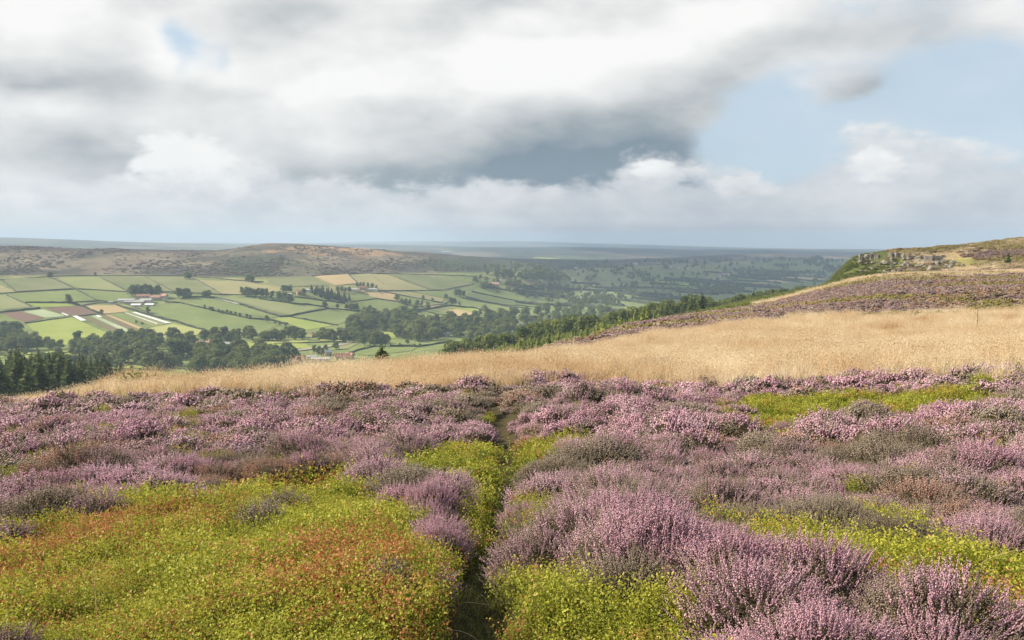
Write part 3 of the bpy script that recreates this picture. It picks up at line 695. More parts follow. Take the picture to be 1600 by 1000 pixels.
BROAD = [broadleaf(11, 12, 1.0), broadleaf(12, 12, 1.15), broadleaf(13, 12, .85), broadleaf(14, 12, 1.3), broadleaf(15, 12, 1.0)]
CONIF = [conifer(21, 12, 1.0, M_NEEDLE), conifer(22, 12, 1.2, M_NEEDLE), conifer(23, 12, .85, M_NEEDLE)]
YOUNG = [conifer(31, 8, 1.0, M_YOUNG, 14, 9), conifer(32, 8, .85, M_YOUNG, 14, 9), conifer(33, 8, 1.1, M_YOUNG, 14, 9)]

def plant_tree(name, pair, p, hscale, label, group=None, wide=1.0, crown_mat=None):
    e = empty(name, tuple(p), random.uniform(0, 6.28), (hscale*wide, hscale*wide, hscale))
    c = mobj('crown', pair[0], e); mobj('trunk', pair[1], e)
    tag(e, label, 'tree', group); return e

SINGLES = [  # picture x, y of the foot, height in picture px
 (108, 475, 14, 'lone round dark tree below the upper walls of the left hillside'), (78, 435, 9, 'dark tree on the moor edge wall at the far left'), (149, 433, 7, 'small dark tree on the moor edge wall'),
 (159, 491, 7, 'small tree at the lower corner of the straw field'), (230, 489, 10, 'round tree in the pasture below the long farm sheds'), (213, 505, 4.5, 'tiny bush tree on the crop strips, nearer the ploughed rows'), (222, 508, 4.5, 'tiny bush tree on the crop strips, lower of the two'),
 (425, 468, 13, 'round tree between the two dark belts left of the middle farm'), (475, 462, 11, 'dark tree in front of the pink farmhouse'), (507, 481, 12, 'pointed dark tree on the hedge below the plantation'), (527, 482, 8, 'small round tree on the hedge under the plantation'),
 (620, 470, 10, 'spindly tree on the wall below the pale sheds farm'), (661, 470, 8.5, 'round tree standing alone on the long tan field'), (676, 471, 5.5, 'little tree beside the tan field wall'), (650, 488, 12.5, 'round tree on the left of a pair above the central wood'),
 (669, 484, 12, 'round tree on the right of a pair above the central wood'), (697, 467, 8, 'round tree at the end of the hay field wall'), (718, 478, 6, 'small round bush tree on the hedge by the bright strip'), (578, 488, 11, 'round dark tree on the hedge directly above the central wood'),
 (636, 538, 9, 'bushy tree at the foot of the valley floor wood'), (647, 543, 6.5, 'round bush tree on the low hedge, left of two'), (656, 543, 6.5, 'round bush tree on the low hedge, right of two'), (625, 540, 4.5, 'tiny bush on the low hedge by the big dark tree'),
 (94, 545, 13, 'round tree alone at the foot of the bright green field'), (418, 503, 10, 'round tree on the hedge beside the white specks'), (750, 493, 11, 'round tree at the end of the bright valley strip'), (757, 489, 13, 'tall ragged tree above the bright valley strip'),
 (41, 555, 10, 'round tree on the sunny meadow at the far left'), (525, 546, 13, 'spreading tree on the sunny meadow right of the village'),
]
for k, (x, y, hp, lab) in enumerate(SINGLES):
    p = hit(x, y, 0, 640)[0]; h = hp/FPX*math.hypot(p[0], p[1])
    plant_tree('broadleaf_tree', BROAD[k % 5], p, h/12, lab)
TREE_N = len(SINGLES)
ROWS = [  # tree foot points, height px, label, group
 ([(207, 463), (212, 463), (217, 463), (222, 463), (227, 463.5), (232, 464), (237, 464), (246, 464), (249, 464)], 17, 'dark tree in the tall row behind the long farm sheds', 'farm shelter row'),
 ([(279, 466), (285, 466), (290, 466), (294, 466)], 15, 'dark tree in the square clump right of the long farm', 'square clump'), ([(318, 465), (323, 465), (328, 465)], 11, 'dark tree in the small clump above the thin white strip', 'small clump'),
 ([(320, 483), (328, 486), (332, 486), (342, 489), (348, 490.5), (355, 491), (361, 492), (368, 493), (375, 495), (386, 497), (391, 498), (430, 506), (437, 508), (446, 510)], 6.5, 'small hedgerow tree on the hedge between the two large green fields', 'hedgerow trees'),
 ([(436, 470), (441, 471), (446, 472), (451, 473.5), (456, 474)], 14, 'dark tree in the belt just below the middle farm', 'belt below the middle farm'), ([(443, 457), (448, 457), (453, 457)], 12, 'dark tree in the clump above the middle farm', 'clump above the middle farm'),
 ([(541, 484), (547, 485), (552, 486), (557, 486)], 11, 'dark tree in the hedge clump above the left end of the central wood', 'hedge clump'), ([(528, 456), (534, 456), (540, 457), (546, 457)], 9, 'dark tree left of the pale sheds farm', 'trees left of the pale sheds'),
 ([(558, 449), (563, 449), (568, 448), (575, 449), (582, 450), (588, 454)], 8, 'dark tree behind the pale sheds farm', 'trees behind the pale sheds'), ([(628, 475), (634, 476), (640, 476), (652, 478), (659, 479)], 9, 'round tree on the wall between the green and tan fields', 'wall trees by the tan fields'),
 ([(704, 477), (709, 477), (712, 463), (716, 463), (720, 464), (724, 464)], 12, 'dark tree in the clumps right of the hay fields', 'clumps right of the hay fields'),
 ([(570, 540), (578, 541), (586, 541.5), (594, 541.5), (602, 541), (583, 537), (594, 537)], 22, 'big dark tree of the spreading clump in the middle of the valley floor', 'big dark clump'),
 ([(378+4.2*i, 462+0.2*i+(i % 2)) for i in range(10)], 13, 'dark tree in the oblong belt left of the middle farm', 'oblong belt'),
 ([(388, 441), (396, 441), (392, 440)], 11, 'dark tree at the moor edge above the tan field', 'moor edge clump'), ([(292, 437), (297, 437)], 11, 'dark tree by the moor edge wall above the long farm', 'moor edge pair'),
 ([(490, 552), (497, 554), (503, 556), (508, 553)], 14, 'dark tree between the village houses and the sunny meadow', 'village green trees'),
 ([(778, 434), (784, 433), (790, 434), (796, 435), (800, 437), (775, 436), (787, 436)], 15, 'dark tree in the wood above the red roofed farm', 'wood above the red roofed farm'),
 ([(752, 447), (757, 448), (762, 447)], 9, 'dark tree left of the red roofed farm', 'trees left of the red roofed farm'),
]
for pts, hp, lab, grp in ROWS:
    P = hit([p[0] for p in pts], [p[1] for p in pts], 0, 640)
    for k, p in enumerate(P):
        h = hp*random.uniform(.85, 1.1)/FPX*math.hypot(p[0], p[1]); plant_tree('broadleaf_tree', BROAD[random.randrange(5)], p, h/12, lab, grp, .9); TREE_N += 1
WOODS = [  # polygon of tree feet, number, height px, label, group
 ([(545, 508), (565, 499), (635, 496), (652, 503), (640, 517), (560, 526), (545, 522)], 40, 18, 'dark leafy tree in the central valley wood', 'central valley wood'),
 ([(622, 517), (650, 508), (690, 513), (697, 530), (660, 536), (618, 529)], 30, 20, 'leafy tree in the lit wood right of the big dark clump', 'lit valley wood'),
 ([(690, 506), (740, 497), (800, 507), (800, 526), (740, 537), (700, 527)], 36, 17, 'dark leafy tree in the wood above the shaded plantation', 'wood above the plantation'),
 ([(112, 557), (118, 538), (170, 533), (330, 528), (405, 524), (405, 535), (300, 542), (262, 548), (200, 562), (140, 562)], 58, 18, 'leafy tree in the long belt under the bright green fields', 'long valley belt'),
 ([(145, 581), (140, 564), (200, 563), (270, 553), (320, 558), (400, 548), (430, 562), (420, 588), (300, 584), (215, 576)], 62, 25, 'leafy tree in the near wood just above the pale grass', 'near left wood'),
 ([(-30, 524), (20, 518), (60, 532), (88, 547), (40, 552), (-30, 556)], 30, 17, 'leafy tree in the wood at the left edge beside the bright green field', 'left edge wood'),
 ([(40, 572), (90, 562), (140, 567), (140, 578), (60, 582)], 14, 17, 'leafy tree behind the dark conifers at the left edge', 'trees behind the left conifers'),
 ([(405, 532), (440, 526), (480, 527), (472, 532), (410, 534)], 12, 15, 'leafy tree in the belt above the sunny meadow', 'belt above the sunny meadow'), ([(490, 530), (530, 526), (562, 531), (552, 537), (495, 534)], 12, 16, 'leafy tree left of the big dark clump', 'trees left of the big clump'),
 ([(395, 565), (450, 552), (478, 562), (460, 578), (395, 584)], 20, 20, 'dark leafy tree beside the village roofs', 'village trees'),
 ([(745, 502), (800, 492), (860, 487), (945, 482), (965, 492), (900, 512), (830, 522), (760, 532)], 60, 14, 'dark leafy tree in the shaded wood along the valley bottom', 'shaded valley bottom wood'),
 ([(815, 432), (840, 427), (883, 434), (890, 440), (850, 440), (820, 438)], 20, 14, 'dark tree in the shaded far hillside wood', 'shaded hillside wood'),
]
rest_b = []; cand = []
for poly, n, hp, lab, grp in WOODS:
    xs = [p[0] for p in poly]; ys = [p[1] for p in poly]; pts = []; tries = 0
    while len(pts) < n*1.55 and tries < 6000:
        tries += 1; x = random.uniform(min(xs), max(xs)); y = random.uniform(min(ys), max(ys))
        if not in_poly([x], [y], poly)[0]: continue
        if any(abs(x-a) < 4.0 and abs(y-b) < 1.3 for a, b in pts): continue
        pts.append((x, y))
    P = hit([p[0] for p in pts], [p[1] for p in pts], 0, 620)
    for p in P:
        hpx = hp*random.uniform(.6, 1.2); cand.append((hpx, tuple(p), hpx/FPX*math.hypot(p[0], p[1]), lab, grp))
cand.sort(key=lambda c: -c[0]*random.uniform(.8, 1.2))
for k, (hpx, p, h, lab, grp) in enumerate(cand):
    w = random.uniform(1.0, 1.3)
    if TREE_N < 296: plant_tree('broadleaf_tree', BROAD[random.randrange(5)], p, h/12, lab, grp, w); TREE_N += 1
    else: rest_b.append((*p, h/12*w, h/12, random.randrange(5)))
# square conifer plantation beside the middle farm
poly = [(484, 457), (500, 454), (547, 468), (541, 474), (515, 469), (490, 462)]
pts = []
while len(pts) < 36:
    x = random.uniform(484, 547); y = random.uniform(454, 474)
    if in_poly([x], [y], poly)[0]: pts.append((x, y))
for p in hit([q[0] for q in pts], [q[1] for q in pts], 0, 620):
    plant_tree('conifer_tree', CONIF[random.randrange(3)], p, 13*random.uniform(.85, 1.1)/12*.95, 'dark conifer in the slanting block plantation beside the middle farm', 'block plantation', 1.2)

def skyline(az, r):
    i = np.clip(np.searchsorted(AZ, az)-1, 0, nA-2); s = (Zg[i]+0.4)/R[None]
    s = np.where(R[None] < np.asarray(r)[:, None]*.97, s, -9); return s.max(1)

def gn_scatter(name, pts, rot, scl, idx, variants, kind='stuff', label=None):
    """one object that stands a variant mesh on each of its points"""
    me = bpy.data.meshes.new(name); pts = np.asarray(pts, np.float32); n = len(pts)
    me.vertices.add(n); me.vertices.foreach_set('co', pts.ravel())
    a = me.attributes.new('rot', 'FLOAT_VECTOR', 'POINT'); a.data.foreach_set('vector', np.asarray(rot, np.float32).ravel())
    scl = np.asarray(scl, np.float32); scl = np.repeat(scl[:, None], 3, 1) if scl.ndim == 1 else scl
    a = me.attributes.new('scl', 'FLOAT_VECTOR', 'POINT'); a.data.foreach_set('vector', scl.ravel())
    a = me.attributes.new('idx', 'INT', 'POINT'); a.data.foreach_set('value', np.asarray(idx, np.int32))
    o = mobj(name, me)
    col = bpy.data.collections.new(name+'_kinds')
    for k, m in enumerate(variants): col.objects.link(bpy.data.objects.new(f'{name}_kind_{k:02d}', m))
    ng = bpy.data.node_groups.new(name+'_scatter', 'GeometryNodeTree')
    ng.interface.new_socket('Geometry', in_out='INPUT', socket_type='NodeSocketGeometry'); ng.interface.new_socket('Geometry', in_out='OUTPUT', socket_type='NodeSocketGeometry')
    N = ng.nodes.new; gi = N('NodeGroupInput'); go = N('NodeGroupOutput'); ip = N('GeometryNodeInstanceOnPoints'); ci = N('GeometryNodeCollectionInfo')
    ci.inputs['Collection'].default_value = col; ci.inputs['Separate Children'].default_value = True; ci.inputs['Reset Children'].default_value = True
    ip.inputs['Pick Instance'].default_value = True
    def na(nm, t):
        q = N('GeometryNodeInputNamedAttribute'); q.data_type = t; q.inputs['Name'].default_value = nm; return q.outputs['Attribute']
    L = ng.links.new
    L(gi.outputs[0], ip.inputs['Points']); L(ci.outputs[0], ip.inputs['Instance']); L(na('idx', 'INT'), ip.inputs['Instance Index'])
    L(na('rot', 'FLOAT_VECTOR'), ip.inputs['Rotation']); L(na('scl', 'FLOAT_VECTOR'), ip.inputs['Scale']); L(ip.outputs[0], go.inputs[0])
    md = o.modifiers.new('scatter', 'NODES'); md.node_group = ng
    tag(o, label, None, None, kind); return o

def merged_tree(pair):
    me = bpy.data.meshes.new('tree'); bm = bmesh.new(); bm.from_mesh(pair[0]); n = len(bm.faces); bm.from_mesh(pair[1])
    for k, f in enumerate(bm.faces): f.material_index = 0 if k < n else 1
    bm.to_mesh(me); bm.free(); me.materials.clear(); me.materials.append(pair[0].materials[0]); me.materials.append(M_BARK); return me
# conifer plantations on the near side of the valley
def band(px0, px1, d_of, spacing, seed):
    rg = np.random.default_rng(seed); out = []
    a0, a1 = float(ray(px0, 480)[0]), float(ray(px1, 480)[0])
    dmax = max(d_of(px0)[1], d_of(px1)[1])
    n = int((a1-a0)*dmax*dmax/2/(spacing**2)*1.1)
    a = rg.uniform(a0, a1, n); r = np.sqrt(rg.uniform(0, 1, n))*dmax
    px = 800+np.tan(a)*FPX; lo = np.array([d_of(p)[0] for p in px]); hi = np.array([d_of(p)[1] for p in px])
    k = (r > lo) & (r < hi); return a[k], r[k], rg
def conifers(bandargs, pairs, h0, label, group, n_things, stuff, wide=1.0):
    a, r, rg = band(*bandargs); h = h0*rg.uniform(.55, 1.15, len(a))
    x, y = np.sin(a)*r, np.cos(a)*r; z = H(x, y)
    vis = (z+h)/r-skyline(a, r); k = np.where(vis > 0.0012)[0]; k = k[np.argsort(r[k])]
    h = h*(1-.30*sstep(.10, .18, a)) if pairs is YOUNG else h
    hb = pairs[0][2] if len(pairs[0]) > 2 else (12.0 if pairs is CONIF else 8.0)
    for i in k[:n_things]:
        plant_tree('conifer_tree', pairs[rg.integers(3)], (x[i], y[i], z[i]), h[i]/hb, label, group, wide)
    for i in k[n_things:]: stuff.append((x[i], y[i], z[i], h[i]/hb, (3+int(rg.integers(3))) if pairs is YOUNG else (6+int(rg.integers(5)) if a[i] > -.2 and rg.random() < .6 else int(rg.integers(3)))))
rest_c = []
ip_ = np.interp
conifers((-60, 215, lambda p: (ip_(p, [-60, 120, 215], [330, 340, 400]), ip_(p, [-60, 120, 215], [520, 500, 450])), 8.0, 61), CONIF, 17, 'dark conifer in the tall stand at the left edge above the heather', 'left conifer stand', 75, rest_c, 1.15)
conifers((690, 1035, lambda p: (ip_(p, [690, 800, 1060], [320, 250, 235]), ip_(p, [690, 800, 950, 1060], [420, 430, 420, 330])), 4.2, 62), YOUNG, 7.5, 'young light green conifer in the plantation just behind the pale grass crest', 'young plantation', 130, rest_c, 1.45)
conifers((880, 1110, lambda p: (ip_(p, [880, 950, 1110], [440, 430, 400]), ip_(p, [880, 1110], [620, 640])), 7.0, 63), CONIF, 12.5, 'tall dark conifer in the shaded plantation behind the young trees', 'tall plantation', 34, rest_c, 1.8)
conifers((700, 900, lambda p: (ip_(p, [700, 900], [420, 430]), ip_(p, [700, 900], [560, 620])), 7.0, 64), CONIF, 14, 'dark conifer in the plantation below the shaded valley wood', 'lower plantation', 12, rest_c, 1.6)
conifers((1080, 1275, lambda p: (ip_(p, [1080, 1275], [380, 620]), ip_(p, [1080, 1275], [700, 800])), 8.0, 65), CONIF, 8.5, 'dark conifer in the row above the green bracken slope', 'plantation above the bracken', 26, rest_c, 1.6)
rc = np.array(rest_c)
gn_scatter('plantation', rc[:, :3], np.stack([np.zeros(len(rc)), np.zeros(len(rc)), RNG.uniform(0, 6.28, len(rc))], 1), rc[:, 3], rc[:, 4], [merged_tree(p) for p in CONIF+YOUNG+BROAD], label='mass of mixed trees filling the plantations behind the front trees')
for (x, y, hp, r0, pair, w, lab) in ((597, 554, 20, 60, CONIF[1], 1.7, 'small dark conifer standing alone just behind the pale grass crest'), (1575, 413, 17, 250, CONIF[1], 1.1, 'lone dark pine on the moor below the right skyline'),
                                (210, 602, 5, 40, CONIF[0], 2.6, None)):
    if lab is None: continue
    if x == 597:
        a = float(ray(x, 550)[0]); r = 76.0; p = (math.sin(a)*r, math.cos(a)*r, float(H(math.sin(a)*r, math.cos(a)*r)))
        top = float(ray(x, 536)[1])*r; h = top-p[2]
    else:
        p = hit(x, y, 0, r0)[0]; h = hp/FPX*math.hypot(p[0], p[1])
    plant_tree('conifer_tree', pair, p, h/12, lab, None, w)

rb = np.array(rest_b)
gn_scatter('woodland', rb[:, :3], np.stack([np.zeros(len(rb)), np.zeros(len(rb)), RNG.uniform(0, 6.28, len(rb))], 1), rb[:, [3, 3, 4]], rb[:, 5], [merged_tree(p) for p in BROAD], label='mass of leafy trees filling the valley woods behind the front trees')
# far woods that read as one mass: dark specks and clumps over the blue end of the valley
rg = np.random.default_rng(77); FX, FY = [], []
while len(FX) < 950:
    x = rg.uniform(740, 1330); lo = ip_(x, [740, 900, 1000, 1200, 1330], [414, 412, 408, 404, 404]); hi = ip_(x, [740, 820, 900, 1000, 1150, 1330], [448, 470, 478, 470, 458, 446])
    y = rg.uniform(lo, hi)
    dens = fbm(x/26, y/5.0, 55, 3)
    if dens > .60 or rg.random() < .07: FX.append(x); FY.append(y)
for poly, n in (([(1092, 452), (1120, 448), (1165, 448), (1160, 458), (1100, 462)], 150), ([(1150, 426), (1200, 424), (1290, 431), (1200, 432)], 80), ([(850, 470), (930, 462), (990, 470), (960, 480)], 60)):
    k = 0
    while k < n:
        x = rg.uniform(850, 1300); y = rg.uniform(420, 480)
        if in_poly([x], [y], poly)[0]: FX.append(x); FY.append(y); k += 1
P = hit(FX, FY, 0, 1500); rr = np.hypot(P[:, 0], P[:, 1]); keep = rr < 7500; P = P[keep]; rr = rr[keep]
gn_scatter('woodland', P, np.stack([np.zeros(len(P)), np.zeros(len(P)), rg.uniform(0, 6.28, len(P))], 1), rg.uniform(.6, 1.1, len(P))*np.clip(rr/3000, .85, 1.3), rg.integers(0, 5, len(P)), [merged_tree(p) for p in BROAD], label='scattered dark trees and copses in the far blue valley')

# ------------------------------------------------------------------ farms and village
M_STONE = material('sandstone', flat((.36, .29, .21), 0.3, 0.6), 0.9, 0.2)
M_PALE = material('pale_render', flat((.46, .42, .36), 0.2, 0.4), 0.8, 0.2)
M_TILE = material('red_pantile', flat((.29, .145, .10), 0.35, 0.7), 0.85, 0.2)
M_SLATE = material('grey_roof', flat((.33, .33, .33), 0.2, 0.5), 0.7, 0.3)
M_SHEET = material('white_sheet_roof', flat((.36, .36, .35), 0.25, 0.5), 0.5, 0.4)
M_PINK = material('faded_tile', flat((.42, .24, .18), 0.2, 0.6), 0.85, 0.2)
M_PANE = material('dark_pane', lambda nt: (.03, .035, .045), 0.1, 0.5)
M_DOOR = material('door_paint', lambda nt: (.06, .09, .07), 0.5, 0.4)
def box(x0, x1, y0, y1, z0, z1):
    v = [(x, y, z) for x in (x0, x1) for y in (y0, y1) for z in (z0, z1)]
    return v, [[0, 1, 3, 2], [4, 6, 7, 5], [0, 4, 5, 1], [2, 3, 7, 6], [0, 2, 6, 4], [1, 5, 7, 3]]
def building(name, px, py, L_, W, eave, pitch, rz, wall, roof, label, cat, chim=0, win=0, rmin=640, dx=0):
    p = hit(px, py, 0, rmin)[0]; p[2] -= 0.3; L_ *= .85; W *= .85; eave *= .85
    e = empty(name, tuple(p), rz); l, w = L_/2, W/2; rd = eave+w*pitch
    v = [(-l, -w, -1), (l, -w, -1), (l, w, -1), (-l, w, -1), (-l, -w, eave), (l, -w, eave), (l, w, eave), (-l, w, eave), (-l, 0, rd), (l, 0, rd)]
    f = [[0, 1, 5, 4], [2, 3, 7, 6], [1, 2, 6, 9, 5], [3, 0, 4, 8, 7], [0, 3, 2, 1]]
    wl = mobj('wall', mesh_from('wall', v, f, [wall]), e)
    o = .45; t = .28; sl = pitch; V = []
    for s in (-1, 1):
        for xx in (-l-o, l+o):
            V += [(xx, s*(w+o), eave-o*sl+.04), (xx, 0, rd+.04), (xx, 0, rd+.04+t), (xx, s*(w+o), eave-o*sl+.04+t)]
    F_ = []
    for b in (0, 8): F_ += [[b, b+1, b+5, b+4], [b+1, b+2, b+6, b+5], [b+2, b+3, b+7, b+6], [b+3, b, b+4, b+7], [b, b+3, b+2, b+1], [b+4, b+5, b+6, b+7]]
    r = mobj('roof', mesh_from('roof', V, F_, [roof]), e)
    for c in range(chim):
        x = (-l+.6) if c == 0 else (l-.6)
        mobj('chimney', mesh_from('chimney', *box(x-.45, x+.45, -.4, .4, rd-.5, rd+1.3), [wall]), r)
    if win:
        for k in range(win):
            x = -l+L_*(k+.5)/win
            for zz in ((.9, 2.1), (3.2, 4.3)) if eave > 4.5 else ((.9, 2.1),):
                if k == win//2 and zz[0] < 1: mobj('door', mesh_from('door', *box(x-.5, x+.5, -w-.04, -w+.05, 0, 2.1), [M_DOOR]), e)
                else: mobj('window', mesh_from('window', *box(x-.5, x+.5, -w-.04, -w+.05, zz[0], zz[1]), [M_PANE]), e)
    tag(e, label, cat); return e
B = building
B('farm_shed', 198, 472.5, 26, 13, 4.0, .35, .10, M_PALE, M_SHEET, 'long pale roofed farm shed at the left end of the long farm', 'shed')
B('farm_shed', 211, 474.5, 30, 12, 3.6, .32, .05, M_STONE, M_SHEET, 'long grey white farm shed below the red roof of the long farm', 'shed')
B('farm_shed', 229, 472.5, 18, 13, 4.2, .38, .02, M_PALE, M_SHEET, 'broad pale farm shed in the middle of the long farm', 'shed')
B('farmhouse', 224, 466.5, 22, 8, 4.6, .75, .05, M_STONE, M_TILE, 'red roofed farmhouse behind the pale sheds of the long farm', 'house', 2, 5)
B('farmhouse', 243, 468.5, 16, 8, 4.8, .75, .15, M_STONE, M_PINK, 'faded red roofed house near the right end of the long farm', 'house', 1, 4)
B('farmhouse', 256, 466.5, 12, 8, 5.2, .8, -.3, M_PALE, M_PINK, 'pale house with pinkish roof at the right end of the long farm', 'house', 1, 3)
B('polytunnel', 213, 478, 15, 6, 1.8, .7, .04, M_SHEET, M_COVER, 'low white polytunnel under the hedge, left of two at the farm', 'polytunnel')
B('polytunnel', 234, 477.5, 14, 6, 1.8, .7, .0, M_SHEET, M_COVER, 'low white polytunnel under the hedge, right of two at the farm', 'polytunnel')
B('farm_shed', 173, 473.5, 7, 4, 2.2, .4, .1, M_SHEET, M_SHEET, 'small white hut in the field left of the long farm', 'hut')
B('farmhouse', 468, 460, 10, 8, 5.0, .8, .6, M_PINK, M_PINK, 'pinkish farmhouse at the middle farm beside the block plantation', 'house', 1, 3)
B('farm_shed', 481, 456, 16, 8, 4.0, .35, -.15, M_PALE, M_SHEET, 'long white roofed shed behind the pink farmhouse', 'shed')
B('farm_shed', 452, 461, 7, 5, 2.6, .4, .0, M_SHEET, M_COVER, 'small white shed left of the pink farmhouse', 'shed')
B('farm_shed', 551, 455, 20, 9, 3.8, .35, .0, M_PALE, M_SHEET, 'pale sheeted shed at the left end of the hillside farm', 'shed')
B('farmhouse', 567, 453, 11, 8, 5.0, .8, .2, M_STONE, M_TILE, 'red roofed farmhouse in the middle of the hillside farm', 'house', 2, 3)
B('farm_shed', 583, 454.5, 15, 8, 3.6, .4, -.1, M_PALE, M_SHEET, 'pale shed at the right end of the hillside farm', 'shed')
B('farm_shed', 563, 457.5, 14, 6, 3.0, .5, .15, M_STONE, M_PINK, 'low stone barn below the hillside farmhouse', 'barn')
B('cottage', 490, 527, 6, 6, 4.2, .9, .5, M_PINK, M_PINK, 'tiny pink cottage at the edge of the sunny meadow trees', 'house', 1, 2)
B('farm_shed', 318, 539, 19, 7, 3.2, .55, .12, M_PALE, M_PINK, 'long pink roofed barn among trees over the sunny meadow', 'barn')
B('cottage', 332, 538, 9, 6, 4.0, .75, .1, M_PALE, M_PINK, 'pale cottage adjoining the pink roofed barn', 'house', 1, 2)
B('cottage', 355, 540, 7, 5, 3.0, .7, .1, M_PALE, M_SHEET, 'small white cottage right of the pink roofed barn', 'house', 0, 2)
B('cottage', 455, 570, 15, 7, 4.4, .85, .25, M_STONE, M_PINK, 'long faded red roofed village house just above the grass', 'house', 1, 4)
B('cottage', 470, 567, 9, 7, 5.2, .9, -.2, M_STONE, M_TILE, 'red roofed village house with two chimneys', 'house', 2, 3)
B('cottage', 410, 562, 8, 6, 4.6, .9, .5, M_STONE, M_TILE, 'red roofed house half hidden in the village trees', 'house', 1, 2)
B('barn', 535, 562, 17, 9, 4.2, .75, .35, M_STONE, M_TILE, 'large red roofed barn right of the village above the grass', 'barn')
B('cottage', 546, 560, 10, 7, 4.2, .75, -.5, M_STONE, M_PINK, 'faded roofed outbuilding at the right end of the red barn', 'barn')
B('barn', 501, 565, 20, 9, 3.6, .35, .0, M_SHEET, M_SLATE, 'wide grey roofed barn between the village houses', 'barn')
B('barn', 487, 561, 10, 6, 3.2, .5, .3, M_PALE, M_SHEET, 'small white roofed shed behind the village barn', 'shed')
B('cottage', 512, 556, 8, 6, 5.0, .8, .6, M_STONE, M_SLATE, 'grey roofed stone house behind the village barns', 'house', 1, 2)
B('cottage', 697, 526, 9, 7, 4.6, .8, .3, M_STONE, M_SLATE, 'grey roofed house tucked into the wood of the valley floor', 'house', 1, 2)
B('cottage', 842, 516, 13, 8, 5.0, .8, .1, M_PALE, M_TILE, 'red roofed house in the shaded wood above the young plantation', 'house', 2, 3)
B('cottage', 815, 514, 10, 8, 5.0, .8, -.2, M_STONE, M_SLATE, 'grey roofed house left of the red one in the shaded wood', 'house', 1, 3)
B('cottage', 919, 495, 8, 7, 5.0, .8, -.2, M_PALE, M_SLATE, 'pale cottage in the shaded wood above the tall plantation', 'house', 1, 2)
B('farmhouse', 797, 443.5, 15, 9, 5.5, .8, .2, M_STONE, M_TILE, 'red roofed house of the shaded hillside farm', 'house', 1, 3)
B('barn', 771, 446.5, 24, 10, 4.5, .6, .1, M_STONE, M_PINK, 'long faded roofed barn of the shaded hillside farm', 'barn')
B('barn', 779, 440.5, 12, 8, 4.0, .4, .0, M_PALE, M_SHEET, 'pale roofed shed behind the shaded hillside farm', 'shed')
B('farm_shed', 905, 468, 20, 12, 4.5, .3, -.1, M_PALE, M_SHEET, 'white shed among hedges in the shaded strip fields', 'shed')
B('farm_shed', 697, 396.5, 60, 30, 12, .2, .0, M_SHEET, M_SHEET, 'distant white shed on the far blue hill', 'shed', rmin=3400)
B('farm_shed', 898, 421, 16, 10, 6, .3, .2, M_PALE, M_SHEET, 'tiny white shed under the shaded far hillside', 'shed')
for k, (x, y, c) in enumerate(((1119, 431.5, M_TILE), (1130, 430.5, M_TILE), (1137, 431, M_PINK), (1123, 433, M_SHEET), (1144, 424, M_TILE), (1050, 419, M_SHEET), (1062, 421, M_SHEET), (1073, 422.5, M_SLATE), (1290, 437.5, M_TILE), (992, 415, M_SHEET))):
    q = B('cottage', x, y, 18, 12, 7, .7, k*.37, M_PALE, c, 'tiny distant house of the hamlet at the far end of the valley', 'house', rmin=1200); q['group'] = 'far hamlet houses'

# ------------------------------------------------------------------ the crag
def rock_mat(nt):
    p = pos_of(nt); a = E(nt, noise_node(nt, p, 0.9, 8, 0.7)); b = E(nt, noise_node(nt, p, 6.0, 5, 0.7)); r = obj_random(nt)
    c = mix_node(nt, a.smooth(.35, .65), (.10, .09, .075), (.29, .265, .225)); c = mix_node(nt, b.smooth(.55, .75)*0.5, c, (.10, .11, .06)); c = mix_node(nt, r*0.35, c, (.30, .24, .19))
    return c, (b.s, 0.8, 0.2)
M_ROCK = material('gritstone', rock_mat, 0.95, 0.1)
def rock_mesh(seed, boxy):
    rg = np.random.default_rng(seed); bm = bmesh.new()
    if boxy:
        bmesh.ops.create_cube(bm, size=1.7); bmesh.ops.bevel(bm, geom=bm.edges[:], offset=.16, segments=1, affect='EDGES', profile=.6); bmesh.ops.subdivide_edges(bm, edges=bm.edges[:], cuts=1, use_grid_fill=True)
    else: bmesh.ops.create_icosphere(bm, subdivisions=2, radius=1)
    planes = [(Vector(rand_unit(rg, 1)[0]), rg.uniform(.55, .85)) for _ in range(9)]
    for v in bm.verts:
        for n, d in planes if not boxy else planes[:3]:
            e = v.co.dot(n)-d
            if e > 0: v.co -= n*e*.92
        v.co += Vector(rg.normal(0, .035, 3))
    me = bpy.data.meshes.new('boulder'); bm.to_mesh(me); bm.free(); me.materials.append(M_ROCK); return me
ROCKS = [rock_mesh(500+k, False) for k in range(5)]; BLOCKS = [rock_mesh(520+k, True) for k in range(5)]
def rock(px, py, wpx, hpx, blocky, lab, grp, rmin=232, name=None):
    p = hit(px, py+hpx*.35, 0, rmin)[0]; d = math.hypot(p[0], p[1]); s = wpx/2/FPX*d; sz = hpx/2/FPX*d
    m = (BLOCKS if blocky else ROCKS)[random.randrange(5)]
    o = mobj(name or ('crag_block' if blocky else 'boulder'), m, loc=(p[0], p[1], p[2]+sz*.45)); o.scale = (s*1.1, s*random.uniform(.8, 1.2), sz*1.25)
    o.rotation_euler = (random.uniform(-.2, .2), random.uniform(-.25, .25), random.uniform(-.6, .6)); tag(o, lab, 'rock', grp); return o
